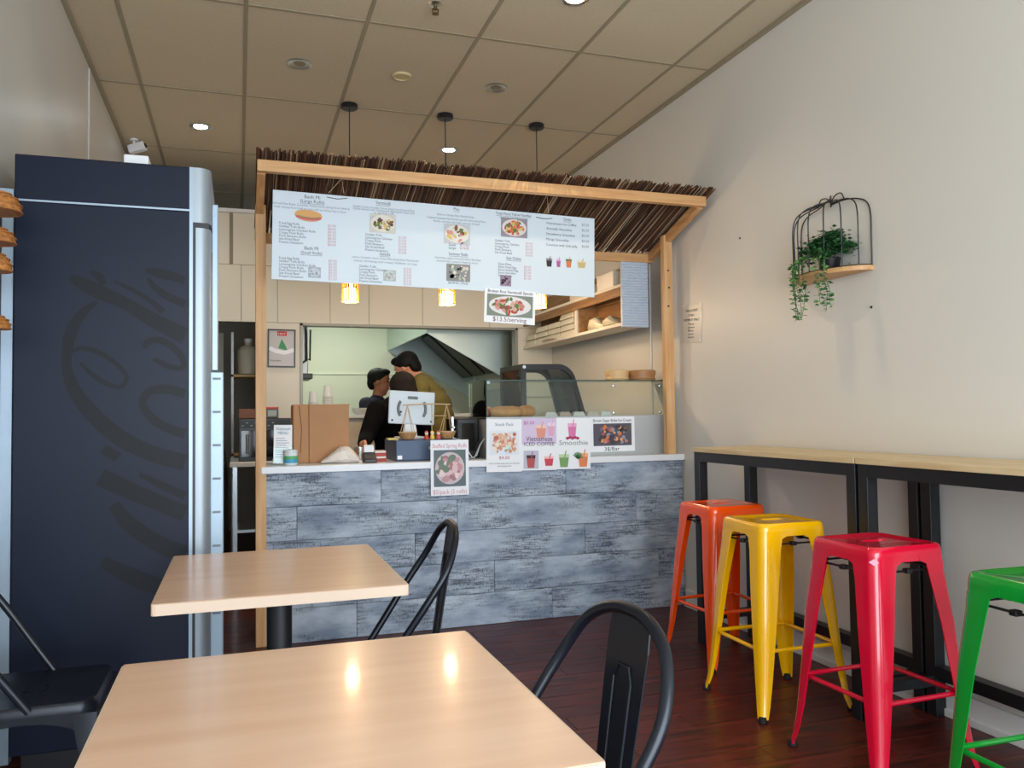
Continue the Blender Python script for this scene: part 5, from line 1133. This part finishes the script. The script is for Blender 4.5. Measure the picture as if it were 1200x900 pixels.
def person(label, base, joints, headc, hfwd, hup, hs, cloth, pants, skin, hands, hair, sleeves=True):
    """joints: pelvis, chest, neck, shoulders, elbows, wrists, knees, ankles as world points"""
    t = thing('person', label, 'person', base); J = {k: Vector(v) for k, v in joints.items()}
    b = MB()
    side = (J['sl']-J['sr']).normalized()
    def torso(mb, g):
        hp = J['pelvis']; ch = J['chest']; nk = J['neck']; mid = (hp+ch)/2
        front = side.cross((nk-hp).normalized())
        for c, w_, dpt in ((hp-Vector((0, 0, .03)), .165, .115), (hp+(mid-hp)*.5, .155, .108), (mid, .150, .105), (mid+(ch-mid)*.5, .160, .112), (ch, .172, .118), (ch+(nk-ch)*.35, .165, .105), (ch+(nk-ch)*.62, .125, .085)):
            up_ = (nk-hp).normalized(); h_ = MB().ball((0, 0, 0), w_+g, dpt+g, .105+g, 18, 10)
            m3 = Matrix.Identity(4)
            for i in range(3): m3[i][0] = side[i]; m3[i][1] = front[i]; m3[i][2] = up_[i]; m3[i][3] = c[i]
            h_.xf(m3); mb.add(h_.v, h_.f)
    torso(b, -.012)
    cap(b, J['chest']+(J['neck']-J['chest'])*.6, .06, J['neck'], .053); cap(b, J['neck'], .052, Vector(headc)-Vector(hup).normalized()*.05, .05)
    for s_ in 'lr':
        cap(b, J['s'+s_], .050, J['e'+s_], .040); cap(b, J['e'+s_], .039, J['w'+s_], .026)
        hip = J['pelvis']+side*(.09 if s_ == 'l' else -.09)-Vector((0, 0, .05)); cap(b, hip, .075, J['k'+s_], .052); cap(b, J['k'+s_], .050, J['a'+s_], .036)
        fw_ = side.cross(Vector((0, 0, 1))); fw_ = Vector((fw_.x, fw_.y, 0)).normalized()
        hand_into(b, J['w'+s_], *hands[s_])
    mt_ = head_into(b, headc, hfwd, hup, hs)
    remesh(build(b, 'body', skin, t), .0075, 5)
    c = MB(); torso(c, .010); cap(c, J['chest']+(J['neck']-J['chest'])*.55, .085, J['neck']-(J['neck']-J['chest'])*.08, .064)
    for s_ in 'lr':
        cap(c, J['s'+s_], .070, J['e'+s_], .054)
        if sleeves: cap(c, J['e'+s_], .053, J['e'+s_]+(J['w'+s_]-J['e'+s_])*.9, .040)
    remesh(build(c, 'top', cloth, t), .010, 18)
    p = MB(); fw_ = side.cross(Vector((0, 0, 1))); fw_ = Vector((fw_.x, fw_.y, 0)).normalized()
    if fw_.dot(Vector((hfwd[0], hfwd[1], 0))) < 0: fw_ = -fw_
    for s_ in 'lr':
        hip = J['pelvis']+side*(.085 if s_ == 'l' else -.085)-Vector((0, 0, .03)); cap(p, hip, .098, J['k'+s_], .068); cap(p, J['k'+s_], .066, J['a'+s_]+Vector((0, 0, .03)), .052)
    p.ball(J['pelvis']-Vector((0, 0, .03)), .165, .135, .11, 16, 10)
    remesh(build(p, 'trousers', pants, t), .011, 5)
    for s_ in 'lr':
        f0 = J['a'+s_]; z_ = .04
        o = MB(); cap(o, (f0.x-fw_.x*.05, f0.y-fw_.y*.05, .045), .042, (f0.x+fw_.x*.13, f0.y+fw_.y*.13, .036), .034); build(o, 'shoe', BLACKP, t, smooth=True)
    return t, mt_
def stand(cx, cy, lx, ly, dz=0):
    """ankles and knees below a pelvis; (lx, ly) points to the person's left"""
    return dict(kl=(cx+lx*.09, cy+ly*.09, .47), kr=(cx-lx*.09, cy-ly*.09, .47), al=(cx+lx*.09, cy+ly*.09, .09), ar=(cx-lx*.09, cy-ly*.09, .09))
# black-clad person with their back turned, one hand at the steel cup
cx, cy = 1.03, 5.55; l = (-.90, -.43); f = (-.43, .90)
J = stand(cx, cy, *l); J.update(pelvis=(cx, cy, .86), chest=(cx+f[0]*.03, cy+f[1]*.03, 1.17), neck=(cx+f[0]*.04+.03, cy+f[1]*.04, 1.31),
    sl=(cx+l[0]*.165, cy+l[1]*.165, 1.265), sr=(cx-l[0]*.165, cy-l[1]*.165, 1.265), el=(cx-.24, cy-.20, 1.08), wl=(cx-.29, cy-.40, 1.045), er=(cx+.24, cy+.10, 1.03), wr=(cx+.10, cy+.28, 1.0))
t1, h1 = person('person in black clothes with long dark hair, back turned behind the counter', (cx, cy, 0), J, (cx+.045, cy+.06, 1.405), (-.5, .85, -.15), (0, .1, 1), .98, M('black_cotton', (5, 5, 7), .9, spec=.1), M('black_trousers', (16, 16, 18), .8), SKIN,
    {'l': ((-.05, -.6, -.25), (.9, -.1, -.4)), 'r': ((-.6, .6, 0), (0, 0, -1))}, None)
hm = MB().ball((-.014, 0, .034), .106, .090, .094, 18, 11).ball((-.070, 0, -.03), .050, .084, .085, 14, 9).ball((-.080, 0, -.11), .044, .080, .075, 14, 9).ball((-.088, 0, -.175), .036, .066, .05, 14, 9).ball((-.02, .076, -.02), .045, .02, .06, 10, 8).ball((-.02, -.076, -.02), .045, .02, .06, 10, 8)
remesh(build(hm.xf(h1), 'long_hair', M('dark_brown_hair', (14, 9, 9), .7, bump=(60, .5), spec=.2), t1), .009, 16)
face_parts(t1, h1)
# man in navy in the kitchen, looking to his left
cx, cy = 1.185, 7.55; l = (.0, 1.0); f = (.94, -.34); l = (.34, .94)
J = stand(cx, cy, *l); J.update(pelvis=(cx, cy, .88), chest=(cx+.02, cy, 1.19), neck=(cx+.03, cy, 1.385), sl=(cx+l[0]*.19, cy+l[1]*.19, 1.335), sr=(cx-l[0]*.19-.03, cy-l[1]*.19, 1.335),
    el=(cx+.16, cy+.22, 1.10), wl=(cx+.38, cy+.12, 1.02), er=(cx-.10, cy-.28, 1.10), wr=(cx+.18, cy-.26, 1.04))
t2, h2 = person('man in a navy top with short black hair standing in the kitchen window', (cx, cy, 0), J, (cx+.055, cy-.01, 1.535), (.93, -.36, -.08), (.05, 0, 1), 1.06, M('navy_cotton', (34, 38, 58), .8), M('black_trousers', (16, 16, 18), .8), SKIND,
    {'l': ((.6, -.2, -.1), (0, 0, -1)), 'r': ((.6, .1, -.1), (0, 0, -1))}, None)
short_hair(t2, h2); face_parts(t2, h2)
# tall man in olive bending over the line
cx, cy = 1.585, 6.42; f = (-.80, .60); l = (-.60, -.80)
J = stand(cx, cy, *l); J.update(pelvis=(cx+.02, cy-.02, .93), chest=(cx-.07, cy+.04, 1.31), neck=(cx-.195, cy+.10, 1.535), sl=(cx-.10+l[0]*.19, cy+.05+l[1]*.19, 1.445), sr=(cx-.10-l[0]*.13, cy+.05-l[1]*.13, 1.40),
    el=(cx-.26, cy-.10, 1.20), wl=(cx-.42, cy+.08, 1.10), er=(cx+.02, cy+.26, 1.18), wr=(cx-.22, cy+.30, 1.10))
t3, h3 = person('tall man in an olive green top with black hair bending his head', (cx, cy, 0), J, (cx-.280, cy+.15, 1.605), (-.72, .50, -.50), (-.45, .3, .9), 1.10, M('olive_cotton', (108, 96, 44), .8), M('black_trousers', (16, 16, 18), .8), SKIN,
    {'l': ((-.6, .4, -.2), (0, 0, -1)), 'r': ((-.6, .2, -.2), (0, 0, -1))}, None)
short_hair(t3, h3); face_parts(t3, h3)

bpy.data.objects.remove(_to); bpy.data.curves.remove(_tc)
